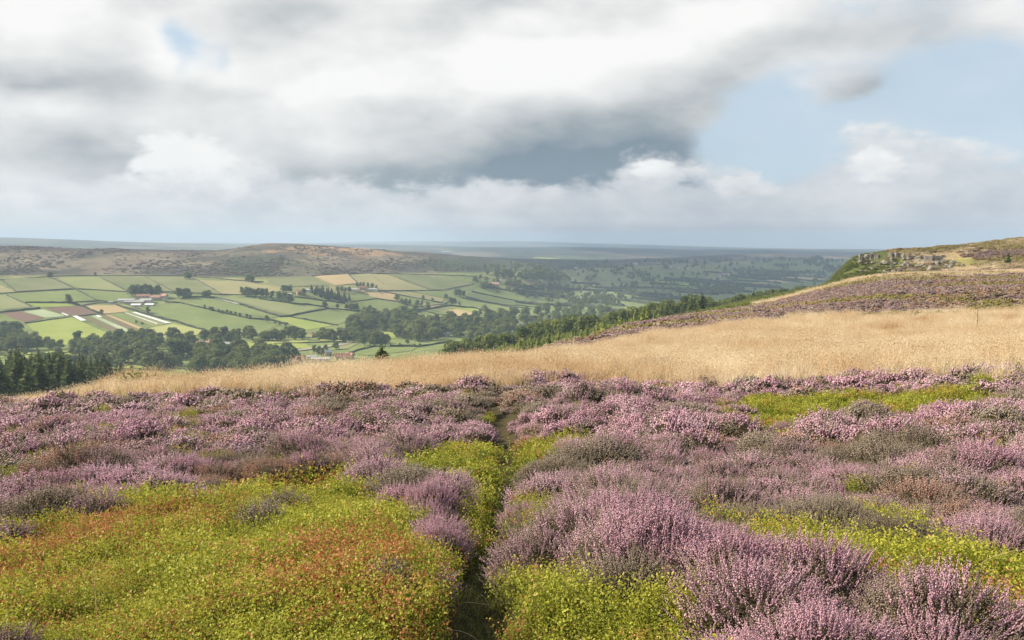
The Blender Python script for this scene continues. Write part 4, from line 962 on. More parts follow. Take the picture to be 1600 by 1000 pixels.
for x, y, w, h in ((1345, 402, 4, 7), (1349, 406, 4, 8), (1343, 407, 3.5, 6), (1353, 401, 5, 6), (1357, 401, 4, 5), (1363, 400, 7, 7), (1368, 401, 4, 6), (1372, 401, 4, 5), (1394, 399, 8, 6), (1400, 399, 5, 6), (1405, 398, 5, 4), (1427, 402, 6, 4), (1433, 403, 6, 4), (1440, 404, 5, 5),
                   (1450, 405, 10, 7), (1457, 404, 6, 7), (1462, 405, 4, 6), (1467, 404, 6, 6), (1472, 401, 5, 4), (1412, 400, 5, 3.5), (1420, 402, 5, 4)):
    rock(x, y, w*1.35, h*1.5, True, 'upright grey block in the broken rock face along the moor edge', 'blocks of the crag')
for x, y, w, h, lab in ((1384, 410, 14, 6, 'broad flat boulder below the left rock face of the crag'), (1336, 439, 7, 5, 'pale boulder on the bracken slope just above the blond grass strip'), (1384, 423, 10, 4.5, 'flat grey boulder low on the bracken slope'),
                        (1456, 419, 15, 9, 'largest jumbled boulder below the right rock face'), (1428, 423, 13, 7, 'wide boulder heap low in the middle of the crag'), (1199, 469, 7, 4, 'dark boulder alone on the green slope above the plantation'),
                        (1265, 451, 11, 6, 'largest of the three boulders at the lower end of the green slope'), (1277, 450, 7, 4, 'right one of three boulders at the lower end of the green slope'), (1280, 445, 6, 4, 'upper one of three boulders at the lower end of the green slope')):
    rock(x, y, w, h, False, lab, None, 200)
rg = np.random.default_rng(91); n = 0
while n < 140:
    x = rg.uniform(1340, 1530); y = rg.uniform(400, 432); cx = 408+(x-1345)*.06+rg.normal(0, 5)
    if abs(y-cx-4) > 13 or (x < 1385 and rg.random() < .6) or (x > 1490 and rg.random() < .6): continue
    w = rg.uniform(2.6, 8.5); rock(x, y, w, w*rg.uniform(.45, .75), rg.random() < .3, 'grey gritstone boulder strewn over the slope under the crag', 'boulders under the crag', name='boulder'); n += 1
# ------------------------------------------------------------------ heather, bilberry and grass of the near moor
def mixc(nt, stops, fac): return ramp_node(nt, fac, stops)
def shoot_mat(name, a, b, c, tr=0.15):
    def build(nt):
        t = E(nt, attr(nt, 'tint')); r = obj_random(nt); n = E(nt, noise_node(nt, pos_of(nt), 1.1, 4, 0.6))
        f = (t*0.45+r*0.35+(n-0.5)*1.2+0.1).clamp()
        return ramp_node(nt, f.s, [(0.0, a), (0.5, b), (1.0, c)])
    return material(name, build, 0.9, 0.1, tr)
M_PINKF = shoot_mat('heather_bloom', (.45, .245, .32), (.60, .375, .445), (.72, .53, .57), .2)
M_FADE = shoot_mat('heather_faded', (.34, .22, .24), (.47, .32, .34), (.58, .43, .45), .2)
M_FARH = shoot_mat('heather_dull', (.12, .080, .070), (.18, .115, .12), (.27, .165, .19), .15)
M_FARB = shoot_mat('heather_brown', (.12, .070, .045), (.18, .105, .062), (.26, .16, .095), .15)
M_GREY = shoot_mat('heather_grey_shoots', (.22, .175, .125), (.33, .27, .205), (.44, .37, .31), .2)
M_RUST = shoot_mat('heather_rust', (.36, .20, .14), (.46, .28, .22), (.54, .37, .33), .2)
M_HLEAF = shoot_mat('heather_leaf', (.055, .055, .022), (.085, .080, .035), (.12, .11, .045), .15)
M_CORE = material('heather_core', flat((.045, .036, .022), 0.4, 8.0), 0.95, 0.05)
M_STEM = material('heather_stem', flat((.11, .07, .045), 0.4, 8.0), 0.95, 0.05)
def bil_mat(nt):
    t = E(nt, attr(nt, 'tint')); r = obj_random(nt); n = E(nt, noise_node(nt, pos_of(nt), 0.55, 3, 0.55)); n2 = E(nt, noise_node(nt, pos_of(nt), 3.7, 3, 0.6))
    top = E(nt, attr(nt, 'top'))  # tips lighter; low leaves darkened to paint the shade deep in the tuft
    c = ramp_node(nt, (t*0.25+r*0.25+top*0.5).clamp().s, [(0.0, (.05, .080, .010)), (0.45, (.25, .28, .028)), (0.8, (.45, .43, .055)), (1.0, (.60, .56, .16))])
    red = (t*0.8+top*0.25+(n-0.5)*2.3+(n2-0.5)*1.3).smooth(.84, .98)
    return mix_node(nt, red*.88, c, mix_node(nt, r, (.42, .10, .05), (.52, .22, .11)))
M_BIL = material('bilberry_leaf', bil_mat, 0.6, 0.25, .35)
M_BSTEM = material('bilberry_stem', flat((.12, .10, .03), 0.3, 8.0), 0.9, 0.1)
def grass_mat(nt):
    t = E(nt, attr(nt, 'tint')); r = obj_random(nt); n = E(nt, noise_node(nt, pos_of(nt), 0.16, 4, 0.6))
    n2 = E(nt, noise_node(nt, pos_of(nt), 0.7, 3, 0.6)); f = (t*0.4+r*0.3+(n-0.5)*1.8+(n2-0.5)*0.9+0.15).clamp()
    return ramp_node(nt, f.s, [(0.0, (.50, .32, .16)), (0.3, (.68, .51, .32)), (0.65, (.80, .66, .46)), (1.0, (.88, .78, .60))])
M_GRASS = material('pale_moor_grass', grass_mat, 0.8, 0.1, .4)
M_GGRASS = shoot_mat('green_grass', (.14, .17, .04), (.23, .25, .07), (.40, .34, .15), .3)

M_RUSTG = shoot_mat('rusty_grass', (.30, .17, .07), (.46, .29, .14), (.60, .42, .22), .3)

TET = np.array([(1, 1, 1), (1, -1, -1), (-1, 1, -1), (-1, -1, 1)], float)/math.sqrt(3)
TF = np.array([[0, 1, 2], [0, 3, 1], [0, 2, 3], [1, 3, 2]])
def tets(c, size, axis, rg, stretch=1.9):
    n = len(c); a = axis/(np.linalg.norm(axis, axis=1, keepdims=True)+1e-9)
    t = np.cross(a, rand_unit(rg, n)); t /= np.linalg.norm(t, axis=1, keepdims=True)+1e-9; b = np.cross(a, t)
    s = np.asarray(size).reshape(-1, 1, 1)
    v = c[:, None]+s*(TET[None, :, 0:1]*t[:, None]+TET[None, :, 1:2]*b[:, None]+stretch*TET[None, :, 2:3]*a[:, None])
    f = (np.arange(n)[:, None, None]*4+TF[None]).reshape(-1, 3)
    return v.reshape(-1, 3), f
def blades(p0, p1, w, rg):
    d = p1-p0; t = np.cross(d, rand_unit(rg, len(p0))); t /= np.linalg.norm(t, axis=1, keepdims=True)+1e-9
    v = np.stack([p0-t*w, p0+t*w, p1], 1).reshape(-1, 3); return v, np.arange(len(v)).reshape(-1, 3)
class Soup:
    def __init__(s): s.v, s.f, s.m, s.t, s.o = [], [], [], [], 0
    def add(s, vf, mat, tint):
        v, f = vf; s.v.append(v); s.f.append(f+s.o); s.m.append(np.full(len(f), mat)); s.o += len(v)
        tint = np.asarray(tint, float); s.t.append(np.repeat(tint, len(v)//len(tint)) if tint.ndim else np.full(len(v), float(tint)))
    def mesh(s, name, mats): return add_tint(mesh_from(name, np.concatenate(s.v), np.concatenate(s.f), mats, np.concatenate(s.m)), np.concatenate(s.t))

def dome(rg, n, R_, Hh, lump_seed):
    """tips spread over a lumpy cushion"""
    th = rg.uniform(0, 6.283, n); rho = np.sqrt(rg.uniform(0, 1, n))*1.0
    lump = 0.80+0.42*fbm(3+np.cos(th)*rho*1.7, 3+np.sin(th)*rho*1.7, lump_seed, 3)
    z = Hh*np.sqrt(np.clip(1-rho**2*.97, 0, 1))*lump
    tip = np.stack([np.cos(th)*rho*R_*(.9+.25*lump-.2), np.sin(th)*rho*R_*(.9+.25*lump-.2), z], 1)
    out = np.stack([np.cos(th)*rho*.8, np.sin(th)*rho*.8, np.ones(n)*.75], 1); out /= np.linalg.norm(out, axis=1, keepdims=True)
    return tip, out
def heather_soup(seed, lod, flower, flow_frac=.8, R_=.46, Hh=.36, dens=1.0):
    rg = np.random.default_rng(seed); N, nb, bs, ln = {0: (920, 17, .0050, .12), 1: (540, 9, .0078, .135), 2: (260, 5, .0155, .13), 3: (110, 4, .029, .14), 4: (46, 2, .11, .16)}[lod]
    N = int(N*dens)
    tip, out = dome(rg, N, R_, Hh, seed); out = out+rg.normal(0, .17, out.shape); out /= np.linalg.norm(out, axis=1, keepdims=True)
    L = ln*rg.uniform(.6, 1.4, N); tip = tip+out*(L*rg.uniform(-.3, .75, N))[:, None]
    patch = fbm(5+tip[:, 0]*4, 5+tip[:, 1]*4, seed+9, 2)
    fl = patch+rg.normal(0, .10, N) < np.quantile(patch, flow_frac)
    S = Soup(); tint = rg.random(N)
    j = (np.arange(nb)+.5)/nb
    def bits(sel, lo, hi, mat, size, spread):
        k = np.where(sel)[0]
        if not len(k): return
        s = lo+(hi-lo)*j[None]; c = tip[k][:, None]-out[k][:, None]*(L[k][:, None]*(1-s))[..., None]
        c = c+rg.normal(0, spread, c.shape); sz = size*rg.uniform(.7, 1.25, c.shape[:2])*(1.15-.5*j)[None]
        S.add(tets(c.reshape(-1, 3), sz.ravel(), np.repeat(out[k], nb, 0), rg), mat, np.repeat(tint[k], nb))
    bits(fl, .15, 1.0, 0, bs, bs*.5)
    bits(~fl, .0, 1.0, 1, bs*.8, bs*.7)
    low = rg.random(N) < .6
    if lod < 4: bits(low, -1.4, .1, 2, bs*1.1, bs*1.2)
    if lod < 2: S.add(blades(tip-out*(L*3.0)[:, None]*np.array([1, 1, 1.0]), tip, .002 if lod == 0 else .003, rg), 3, 0.5)
    # dark shell blocking see-through, painted as the deep shade between the shoots
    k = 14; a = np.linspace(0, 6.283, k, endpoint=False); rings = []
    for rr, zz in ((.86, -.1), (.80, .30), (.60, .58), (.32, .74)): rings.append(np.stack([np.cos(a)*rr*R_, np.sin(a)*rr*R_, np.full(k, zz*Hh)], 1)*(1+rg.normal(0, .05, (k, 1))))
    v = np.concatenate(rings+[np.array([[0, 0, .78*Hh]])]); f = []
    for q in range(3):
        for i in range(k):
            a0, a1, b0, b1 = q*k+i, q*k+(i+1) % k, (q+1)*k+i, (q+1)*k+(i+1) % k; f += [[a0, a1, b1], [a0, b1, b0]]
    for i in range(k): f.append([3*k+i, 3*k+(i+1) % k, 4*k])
    return S, (v, np.array(f)), fl
FLOWER = {'pink': M_PINKF, 'fade': M_FADE, 'grey': M_GREY, 'rust': M_RUST}
def heather_mesh(seed, lod, kind, frac=.8, **kw):
    S, core, _ = heather_soup(seed, lod, kind, frac, **kw); S.add(core, 4, .5)
    return S.mesh('heather', [FLOWER[kind], M_GREY, M_HLEAF, M_STEM, M_CORE])
KINDS_H = [('pink', .85), ('pink', .45), ('fade', .6), ('grey', .8), ('rust', .6), ('pink', .65)]
def heather_set(lod): return [heather_mesh(700+lod*50+i, lod, k, fr) for i, (k, fr) in enumerate(KINDS_H)]

def bilberry_mesh(seed, lod):
    rg = np.random.default_rng(seed); N, nl, ls = {0: (88, 18, .0072), 1: (84, 16, .0080), 2: (44, 10, .0135)}[lod]
    rad = .17; th = rg.uniform(0, 6.283, N); rr = np.sqrt(rg.random(N))*rad
    b = np.stack([np.cos(th)*rr, np.sin(th)*rr, np.zeros(N)], 1); hh = rg.uniform(.13, .27, N)
    lean = rg.normal(0, .22, (N, 3)); lean[:, 2] = 1; lean /= np.linalg.norm(lean, axis=1, keepdims=True)
    tip = b+lean*hh[:, None]; S = Soup(); tint = rg.random(N)
    S.add(blades(b, tip, .0022, rg), 1, .5)
    s = .25+.78*(np.arange(nl)+.5)/nl
    c = b[:, None]+(tip-b)[:, None]*s[None, :, None]+rg.normal(0, .010+ls*.5, (N, nl, 3)); c = c.reshape(-1, 3)
    nrm = rg.normal(0, .8, c.shape); nrm[:, 2] = np.abs(nrm[:, 2])+.12; nrm /= np.linalg.norm(nrm, axis=1, keepdims=True)
    t = np.cross(nrm, rand_unit(rg, len(c))); t /= np.linalg.norm(t, axis=1, keepdims=True); q = np.cross(nrm, t); z = ls*rg.uniform(.7, 1.35, (len(c), 1))
    v = np.stack([c-t*z, c+q*z*.62, c+t*z, c-q*z*.62], 1).reshape(-1, 3); i = np.arange(len(c))[:, None]*4
    f = np.concatenate([i+np.array([[0, 1, 2]]), i+np.array([[0, 2, 3]])], 0)
    S.add((v, f), 0, np.clip(np.repeat(tint, nl)+rg.normal(0, .12, len(c)), 0, 1))
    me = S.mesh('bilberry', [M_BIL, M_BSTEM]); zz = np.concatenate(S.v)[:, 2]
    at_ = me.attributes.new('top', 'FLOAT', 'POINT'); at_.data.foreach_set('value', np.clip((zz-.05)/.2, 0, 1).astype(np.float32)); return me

def grass_mesh(seed, n=70, h=.75, w=.0035, rad=.28, mat=None, lean=.20, heads=True):
    rg = np.random.default_rng(seed); th = rg.uniform(0, 6.283, n); rr = np.sqrt(rg.random(n))*rad
    b = np.stack([np.cos(th)*rr, np.sin(th)*rr, np.full(n, -.05)], 1); d = rg.normal(0, lean, (n, 3)); d[:, 2] = 0; d += b*np.array([.7, .7, 0])/rad*.3
    hh = h*rg.uniform(.45, 1.1, n)[:, None]; up = np.array([0, 0, 1.0])
    m = b+up*hh*.6+d*hh*.30; tip = b+up*hh*rg.uniform(.80, 1.0, (n, 1))+d*hh*1.05
    side = np.cross(up, rand_unit(rg, n)); side /= np.linalg.norm(side, axis=1, keepdims=True)
    v = np.stack([b-side*w, b+side*w, m-side*w*.8, m+side*w*.8, tip], 1).reshape(-1, 3); i = np.arange(n)[:, None]*5
    f = np.concatenate([i+np.array([[0, 1, 3]]), i+np.array([[0, 3, 2]]), i+np.array([[2, 3, 4]])], 0); S = Soup(); tint = rg.random(n)
    S.add((v, f), 0, tint)
    if heads:
        k = rg.random(n) < .45
        S.add(tets(tip[k], np.full(k.sum(), w*1.8), d[k]+up, rg, 8.0), 0, np.minimum(tint[k]+.2, 1))
    return S.mesh('grass', [mat or M_GRASS])

# where each plant grows: regions seen in the picture, laid on the ground
def region(poly, h=.2): return [tuple(p[:2]) for p in hit([p[0] for p in poly], [p[1] for p in poly], h)]
BIL = [region(p) for p in (
 [(-260, 1120), (-200, 830), (-40, 800), (20, 797), (150, 777), (280, 765), (420, 742), (520, 727), (590, 735), (615, 790), (665, 835), (712, 870), (722, 930), (712, 1120)],
 [(738, 1120), (752, 960), (790, 905), (850, 885), (930, 870), (1060, 885), (1095, 920), (1110, 1010), (1150, 1120)],
 [(1160, 850), (1225, 800), (1330, 796), (1430, 822), (1530, 838), (1700, 860), (1700, 1080), (1560, 1040), (1490, 980), (1400, 930), (1290, 900), (1200, 890)],
 [(590, 728), (700, 692), (760, 688), (778, 720), (782, 760), (770, 800), (745, 850), (715, 850), (722, 800), (660, 750)],
 [(806, 725), (820, 692), (900, 672), (935, 674), (880, 702), (815, 745)],
 [(1140, 652), (1165, 618), (1540, 600), (1560, 618), (1470, 640), (1330, 650), (1260, 682), (1190, 672)],
 [(985, 607), (1060, 602), (1062, 609), (1000, 614)], [(1500, 598), (1590, 592), (1590, 600), (1520, 603)], [(755, 640), (785, 635), (790, 655), (762, 660)])]
def in_bil(x, y, grow=0.0):
    r = np.zeros(np.shape(x), bool)
    for p in BIL: r |= in_poly(x, y, p)
    return r
def zone_at(x, y):
    a = np.arctan2(x, y); lr = np.log(np.hypot(x, y)); i = np.clip(np.searchsorted(AZ, a)-1, 0, nA-2); j = np.clip(np.searchsorted(LR, lr)-1, 0, nR-2); return ZONE[i, j]
def view_width(r, margin): return np.tan(.5236)*r*1.06+margin

# distinct heather bushes that can be told apart in the foreground (things)
HERO = [  # x, y of the middle of the bush top, width px, kind, share in bloom, label
 (1290, 930, 280, 'pink', .88, 'largest flowering heather bush with tall mauve spikes at the bottom right'),
 (1190, 975, 180, 'pink', .95, 'mauve heather spikes at the lower left of the largest bush'), (1430, 980, 200, 'pink', .70, 'heather bush of scattered mauve spikes below the green hollow at bottom right'),
 (980, 835, 190, 'grey', .92, 'grey brown heather bush with bare shoots over the bilberry patch'), (835, 815, 170, 'fade', .85, 'rounded pale pink heather bush right of the path'), (930, 795, 120, 'pink', .85, 'mauve heather bush behind the grey brown bush right of the path'),
 (1030, 800, 110, 'grey', .8, 'grey heather bush tinged with pink behind the grey brown bush'), (685, 785, 120, 'pink', .92, 'flowering heather cushion just left of the path'), (670, 842, 85, 'pink', .9, 'small bright mauve heather tuft left of the path'),
 (600, 832, 100, 'grey', .95, 'greyish withered heather tuft beside the bright mauve one'), (410, 763, 90, 'grey', .9, 'low grey heather tuft alone in the bilberry'), (310, 740, 62, 'pink', .97, 'bright purple heather tuft at the upper edge of the bilberry'),
 (70, 757, 150, 'grey', .75, 'large dark brown heather bush at the left edge'), (150, 755, 110, 'fade', .7, 'faded heather bush beside the large dark one at left'), (12, 790, 70, 'fade', .8, 'dark pinkish heather bush at the left frame edge'),
 (640, 727, 170, 'grey', .85, 'wide grey heather bush left of where the path narrows'), (590, 712, 130, 'pink', .85, 'mauve heather bush behind the wide grey one'), (700, 722, 110, 'pink', .8, 'mauve heather bush by the bend of the path'),
 (1290, 772, 220, 'grey', .92, 'broad brown heather bush behind the green hollow'), (1400, 790, 160, 'grey', .8, 'brown heather bush with a few mauve spikes right of the broad brown one'), (1545, 800, 190, 'pink', .92, 'tall mauve heather bush at the right edge'),
 (1450, 745, 150, 'rust', .7, 'rusty pink heather bush near the right edge'), (1150, 800, 110, 'rust', .8, 'small rust tipped heather bush left of the green hollow'), (1090, 790, 140, 'fade', .85, 'pale pink heather bush beside the rust tipped one'),
 (1120, 745, 160, 'pink', .9, 'bright mauve heather bush in the middle of the right slope'), (1570, 905, 90, 'fade', .75, 'heather bush half out of the frame beside the arched grass'), (90, 945, 55, 'pink', .85, 'small mauve heather sprig low in the bilberry at left'),
 (15, 920, 70, 'fade', .55, 'dark withered heather tuft at the bottom left edge'), (860, 735, 150, 'pink', .85, 'mauve heather bush above the right side of the path'), (970, 725, 160, 'pink', .75, 'pinkish heather bush right of the path behind the grey shoots'),
 (1230, 648, 60, 'fade', .6, 'dark round heather bush in front of the far yellow green strip'), (445, 745, 90, 'grey', .6, 'grey green heather edging the bilberry'), (1010, 745, 100, 'rust', .8, 'rusty brown heather bush in the middle of the right slope'),
]
HERO_XY = []
for k, (x, y, w, kind, fr, lab) in enumerate(HERO):
    p = hit(x, y, .46)[0]; d = math.hypot(p[0], p[1], p[2]); s = w/2/FPX*d/.46
    zs = min(1.0, .5+.42*s); lod = 0 if d < 9 else 1
    HERO_XY.append((p[0], p[1], .46*s))
    S, core, _ = heather_soup(900+k, lod, kind, fr, .46*s, .36*zs, max(.35, s*s))
    e = empty('heather_bush', tuple(p), random.uniform(0, 6.28))
    mobj('flower_spikes', S.mesh('flower_spikes', [FLOWER[kind], M_GREY, M_HLEAF, M_STEM, M_CORE]), e)
    mobj('dark_core', mesh_from('dark_core', core[0], core[1], [M_CORE], smooth=True), e)
    tag(e, lab, 'heather bush')
HX = np.array(HERO_XY)
def near_hero(x, y, k=.62):
    r = np.zeros(len(x), bool)
    for hx, hy, hr in HX: r |= np.hypot(x-hx, y-hy) < hr*k
    return r

def jitter_grid(x0, x1, y0, y1, sp, rg):
    gx, gy = np.meshgrid(np.arange(x0, x1, sp), np.arange(y0, y1, sp)); gx = gx.ravel()+rg.uniform(-.5, .5, gx.size)*sp; gy = gy.ravel()+rg.uniform(-.5, .5, gy.size)*sp; return gx, gy
rg = np.random.default_rng(3)
def heather_kind(x, y, rg):
    a = fbm(x/2.2, y/2.2, 200, 3)+rg.normal(0, .075, len(x))+.05*sstep(2, -4, x)*sstep(8, 12, np.hypot(x, y))-.25*np.exp(-((x-1.75)**2+(y-4.6)**2)/.5); b = fbm(x/1.7+40, y/1.7, 210, 2)+rg.normal(0, .05, len(x))
    k = np.where(a > .66, 3, np.where(a > .575, 2, np.where(a > .50, 1, np.where(a > .42, 5, 0))))
    return np.where((b > .735), 4, k)
pts = {0: [], 1: [], 2: [], 3: []}
for lod, (r0, r1, sp) in {0: (2.2, 9.0, .40), 1: (9.0, 15, .44), 2: (15, 24, .50), 3: (24, 46, .60)}.items():
    x, y = jitter_grid(-view_width(r1, 3), view_width(r1, 3), 1.2, r1+1, sp, rg); r = np.hypot(x, y)
    zn = zone_at(x, y)+(fbm(x/2.6, y/2.6, 220, 4)-.5)*.42
    ok = (r > r0) & (r < r1) & (np.abs(x) < view_width(r, 2.5)) & (zn < 4.0) & ~in_bil(x, y) & (poly_dist(x, y, PATH) > np.where(r < 8, .36, .27)) & ~near_hero(x, y)
    x, y = x[ok], y[ok]; pts[lod] = (x, y)
    k = heather_kind(x, y, rg); n = len(x)
    s = (.50+.65*fbm(x/1.3, y/1.3, 230, 2))*np.exp(rg.normal(0, .30, n))*1.08; s = np.clip(s, .45, np.where(np.hypot(x, y) < 8, 1.1, 1.35)); s = np.where(poly_dist(x, y, PATH) < .6, s*.75, s)
    zs = s*(.45+1.3*fbm(x/1.5, y/1.5, 240, 2))*np.interp(np.hypot(x, y), [5, 9, 14, 30], [.95, .95, .78, .72])
    gn_scatter('heather', np.stack([x, y, H(x, y)-.02], 1), np.stack([rg.normal(0, .12, n), rg.normal(0, .12, n), rg.uniform(0, 6.28, n)], 1), np.stack([s, s, zs], 1), k, heather_set(lod),
               label=['carpet of mauve and brown heather around the nearest bushes', 'heather carpet in the middle of the slope', 'heather carpet further down the slope', 'heather carpet along the edge of the pale grass'][lod])
# bilberry
for lod, (r0, r1, sp) in {0: (2.2, 6.2, .135), 1: (6.2, 10, .16), 2: (10, 34, .24)}.items():
    x, y = jitter_grid(-view_width(r1, 2), view_width(r1, 2), 1.2, r1+1, sp, rg); r = np.hypot(x, y)
    dp = poly_dist(x, y, PATH)
    ok = (r > r0) & (r < r1) & in_bil(x, y) & (dp > np.where(r < 7.5, .22, .15)+.12*fbm(x/.5, y/.5, 255, 2)) & ~near_hero(x, y, .75) & (np.abs(x) < view_width(r, 1.5))
    if lod < 2: ok |= (r > r0) & (r < r1) & (dp > .24) & (dp < .5) & (rg.random(len(x)) < .3)
    x, y = x[ok], y[ok]; n = len(x); s = rg.uniform(.7, 1.2, n)*(.30+1.4*fbm(x/.6, y/.6, 250, 3))
    gn_scatter('bilberry', np.stack([x, y, H(x, y)-.01], 1), np.stack([rg.normal(0, .12, n), rg.normal(0, .12, n), rg.uniform(0, 6.28, n)], 1), s, rg.integers(0, 5, n), [bilberry_mesh(1100+lod*10+i, lod) for i in range(5)],
               label=['yellow green bilberry with red tipped leaves in the foreground', 'bilberry along the upper edge of the foreground patch', 'distant yellow green bilberry strips in the heather'][lod])
# bilberry peeping between the heather
x, y = jitter_grid(-16, 16, 2, 26, .8, rg); r = np.hypot(x, y); ok = ~in_bil(x, y) & (fbm(x/1.5, y/1.5, 260, 3) > .64) & (np.abs(x) < view_width(r, 1)) & (r > 4) & (r < 26)
x, y = x[ok], y[ok]; n = len(x)
gn_scatter('bilberry', np.stack([x, y, H(x, y)+.05], 1), np.stack([np.zeros(n), np.zeros(n), rg.uniform(0, 6.28, n)], 1), rg.uniform(.9, 1.35, n), rg.integers(0, 3, n), [bilberry_mesh(1150+i, 1) for i in range(3)], label='bright green sprigs peeping between the heather cushions')
# pale moor grass
x, y = jitter_grid(-80, 90, 22, 122, .50, rg); r = np.hypot(x, y); zn = zone_at(x, y)+(fbm(x/2.6, y/2.6, 220, 4)-.5)*.42+rg.normal(0, .05, len(x)); zf = zone_at(x, y)+(fbm(x/6.0, y/6.0, 221, 3)-.5)*.25
thin = rg.random(len(x)) < np.clip(46/r, .35, 1)
ok = (zn > 3.96) & (zf < 5.02) & (np.abs(x) < view_width(r, 6)) & thin
x, y, r = x[ok], y[ok], r[ok]; n = len(x)
gn_scatter('moor_grass', np.stack([x, y, H(x, y)], 1), np.stack([rg.normal(0, .1, n), rg.normal(0, .1, n), rg.uniform(0, 6.28, n)], 1), np.stack([np.clip(r/40, 1, 1.7)*rg.uniform(.8, 1.2, n)]*2+[rg.uniform(.7, 1.25, n)*(.30+1.35*fbm(x/2.4, y/2.4, 270, 4))*(.42+.58*sstep(-.50, -.38, np.arctan2(x, y)))], 1), rg.integers(0, 5, n),
           [grass_mesh(1200+i, 120, .85, .0042) for i in range(5)], label='pale blond moor grass in a broad band behind the heather')
k = (fbm(x/4.5+9, y/4.5, 275, 4)+rg.normal(0, .05, n) > .605); xx, yy, r_ = x[k], y[k], r[k]; nk = len(xx)
gn_scatter('rough_grass', np.stack([xx, yy, H(xx, yy)], 1), np.stack([rg.normal(0, .15, nk), rg.normal(0, .15, nk), rg.uniform(0, 6.28, nk)], 1), np.stack([np.clip(r_/40, 1, 1.7)*rg.uniform(.7, 1.1, nk)]*2+[rg.uniform(.5, .95, nk)], 1), rg.integers(0, 4, nk), [grass_mesh(1215+i, 60, .8, .006, .28, M_GGRASS if i < 2 else M_RUSTG, .3, False) for i in range(4)], label='greenish and rusty tussocks dotted through the pale grass')
# blond strips on the slope below the crag
x, y = jitter_grid(30, 175, 150, 300, 1.5, rg); zn = zone_at(x, y); az = np.arctan2(x, y); r = np.hypot(x, y)
ok = (zn > 5.92+(fbm(x/14, y/14, 281, 3)-.5)*.35) & (zn < 6.38+(fbm(x/14, y/14, 282, 3)-.5)*.3) & (az > .27) & (az < .60); ok |= (zn > 6.4) & (zn < 7.9) & (az > .40) & (az < .6) & (fbm(x/14, y/14, 283, 3) > .62)
x, y = x[ok], y[ok]; n = len(x)
gn_scatter('moor_grass', np.stack([x, y, H(x, y)], 1), np.stack([np.zeros(n), np.zeros(n), rg.uniform(0, 6.28, n)], 1), np.stack([rg.uniform(3, 5, n)]*2+[rg.uniform(.7, 1.2, n)], 1), rg.integers(0, 3, n), [grass_mesh(1230+i, 50, .7, .008) for i in range(3)], label='blond grass strip along the foot of the crag slope')
FLOWER['dull'] = M_FARH; FLOWER['brown'] = M_FARB; FLOWER['olive'] = shoot_mat('moor_olive', (.12, .11, .03), (.19, .16, .045), (.30, .23, .09), .15)
far_set = [heather_mesh(950+i, 4, k, .7) for i, k in enumerate(('dull', 'dull', 'brown', 'brown', 'olive'))]
FLOWER['dark'] = shoot_mat('scarp_scrub', (.075, .062, .042), (.11, .088, .058), (.16, .12, .08), .1)
SX = rg.uniform(-40, 960, 14000); SY = rg.uniform(384, 432, 14000); P = hit(SX, SY, 0, 1300); zz = ZONE[np.clip(np.searchsorted(AZ, np.arctan2(P[:, 0], P[:, 1]))-1, 0, nA-2), np.clip(np.searchsorted(R, np.hypot(P[:, 0], P[:, 1]))-1, 0, nR-2)]
k = (zz > 12.05) & (zz < 12.95) & (fbm(P[:, 0]/60, P[:, 1]/140, 333, 4)+rg.normal(0, .13, len(P)) > .60); P = P[k]; n = len(P)
gn_scatter('scrub', P, np.stack([np.zeros(n), np.zeros(n), rg.uniform(0, 6.28, n)], 1), np.stack([rg.uniform(3, 8, n)]*2+[rg.uniform(1.0, 2.6, n)], 1), rg.integers(0, 3, n), [heather_mesh(980+i, 4, 'dark', .8) for i in range(3)], label='dark scrub and heather tufts speckling the brown escarpment')

# heather on the second slope
x, y = jitter_grid(-5, 235, 78, 350, 1.2, rg); r = np.hypot(x, y); zn = zone_at(x, y); az = np.arctan2(x, y); q = fbm(x/9, y/9, 290, 4)
ok = (zn > 4.98) & ((zn < 6.0) | ((zn > 6.4) & (zn < 7.95) & (az > .40))) & (az < .6) & (az > .02) & ~((zn > 7.05) & (zn < 7.80) & (az > .37) & (az < .50) & (fbm(x/8, y/8, 320, 3) < .52)) & (rg.random(len(x)) < np.where(q < .56, .95, .45))
x, y, q, zn = x[ok], y[ok], q[ok], zn[ok]; n = len(x)
az_ = np.arctan2(x, y); q2 = fbm(az_*8, np.hypot(x, y)/10, 295, 4)+rg.normal(0, .035, n)-.10*sstep(5.5, 5.2, zn)
kk = np.where(q2 > .57, 4, np.where(q2 > .50, 3, np.where(q2 > .46, 2, np.where(rg.random(n) < .5, 0, 1))))
gn_scatter('heather', np.stack([x, y, H(x, y)], 1), np.stack([np.zeros(n), np.zeros(n), rg.uniform(0, 6.28, n)], 1), np.stack([rg.uniform(1.2, 2.6, n)]*2+[rg.uniform(.6, 1.3, n)], 1), kk, far_set, label='dull purple heather on the slope beyond the pale grass')
# bracken on the green slope: coarse tufts
x, y = jitter_grid(30, 160, 190, 350, 1.5, rg); zn = zone_at(x, y); az = np.arctan2(x, y)
ok = (zn > 6.35) & (zn < 8.3) & (az > .14) & (az < .455) & (rg.random(len(x)) < np.where(az > .41, .16, .85)) & (fbm(x/11, y/11, 310, 3) < np.where(az > .385, .50, .70)); x, y = x[ok], y[ok]; n = len(x)
M_BRACK = shoot_mat('bracken', (.085, .115, .024), (.15, .175, .04), (.25, .24, .08), .3)
gn_scatter('bracken', np.stack([x, y, H(x, y)], 1), np.stack([np.zeros(n), np.zeros(n), rg.uniform(0, 6.28, n)], 1), np.stack([rg.uniform(2.5, 4.5, n)]*2+[rg.uniform(.35, .8, n)], 1), rg.integers(0, 3, n), [grass_mesh(1260+i, 36, .7, .05, .28, M_BRACK, .6, False) for i in range(3)], label='green bracken covering the steep slope left of the crag')
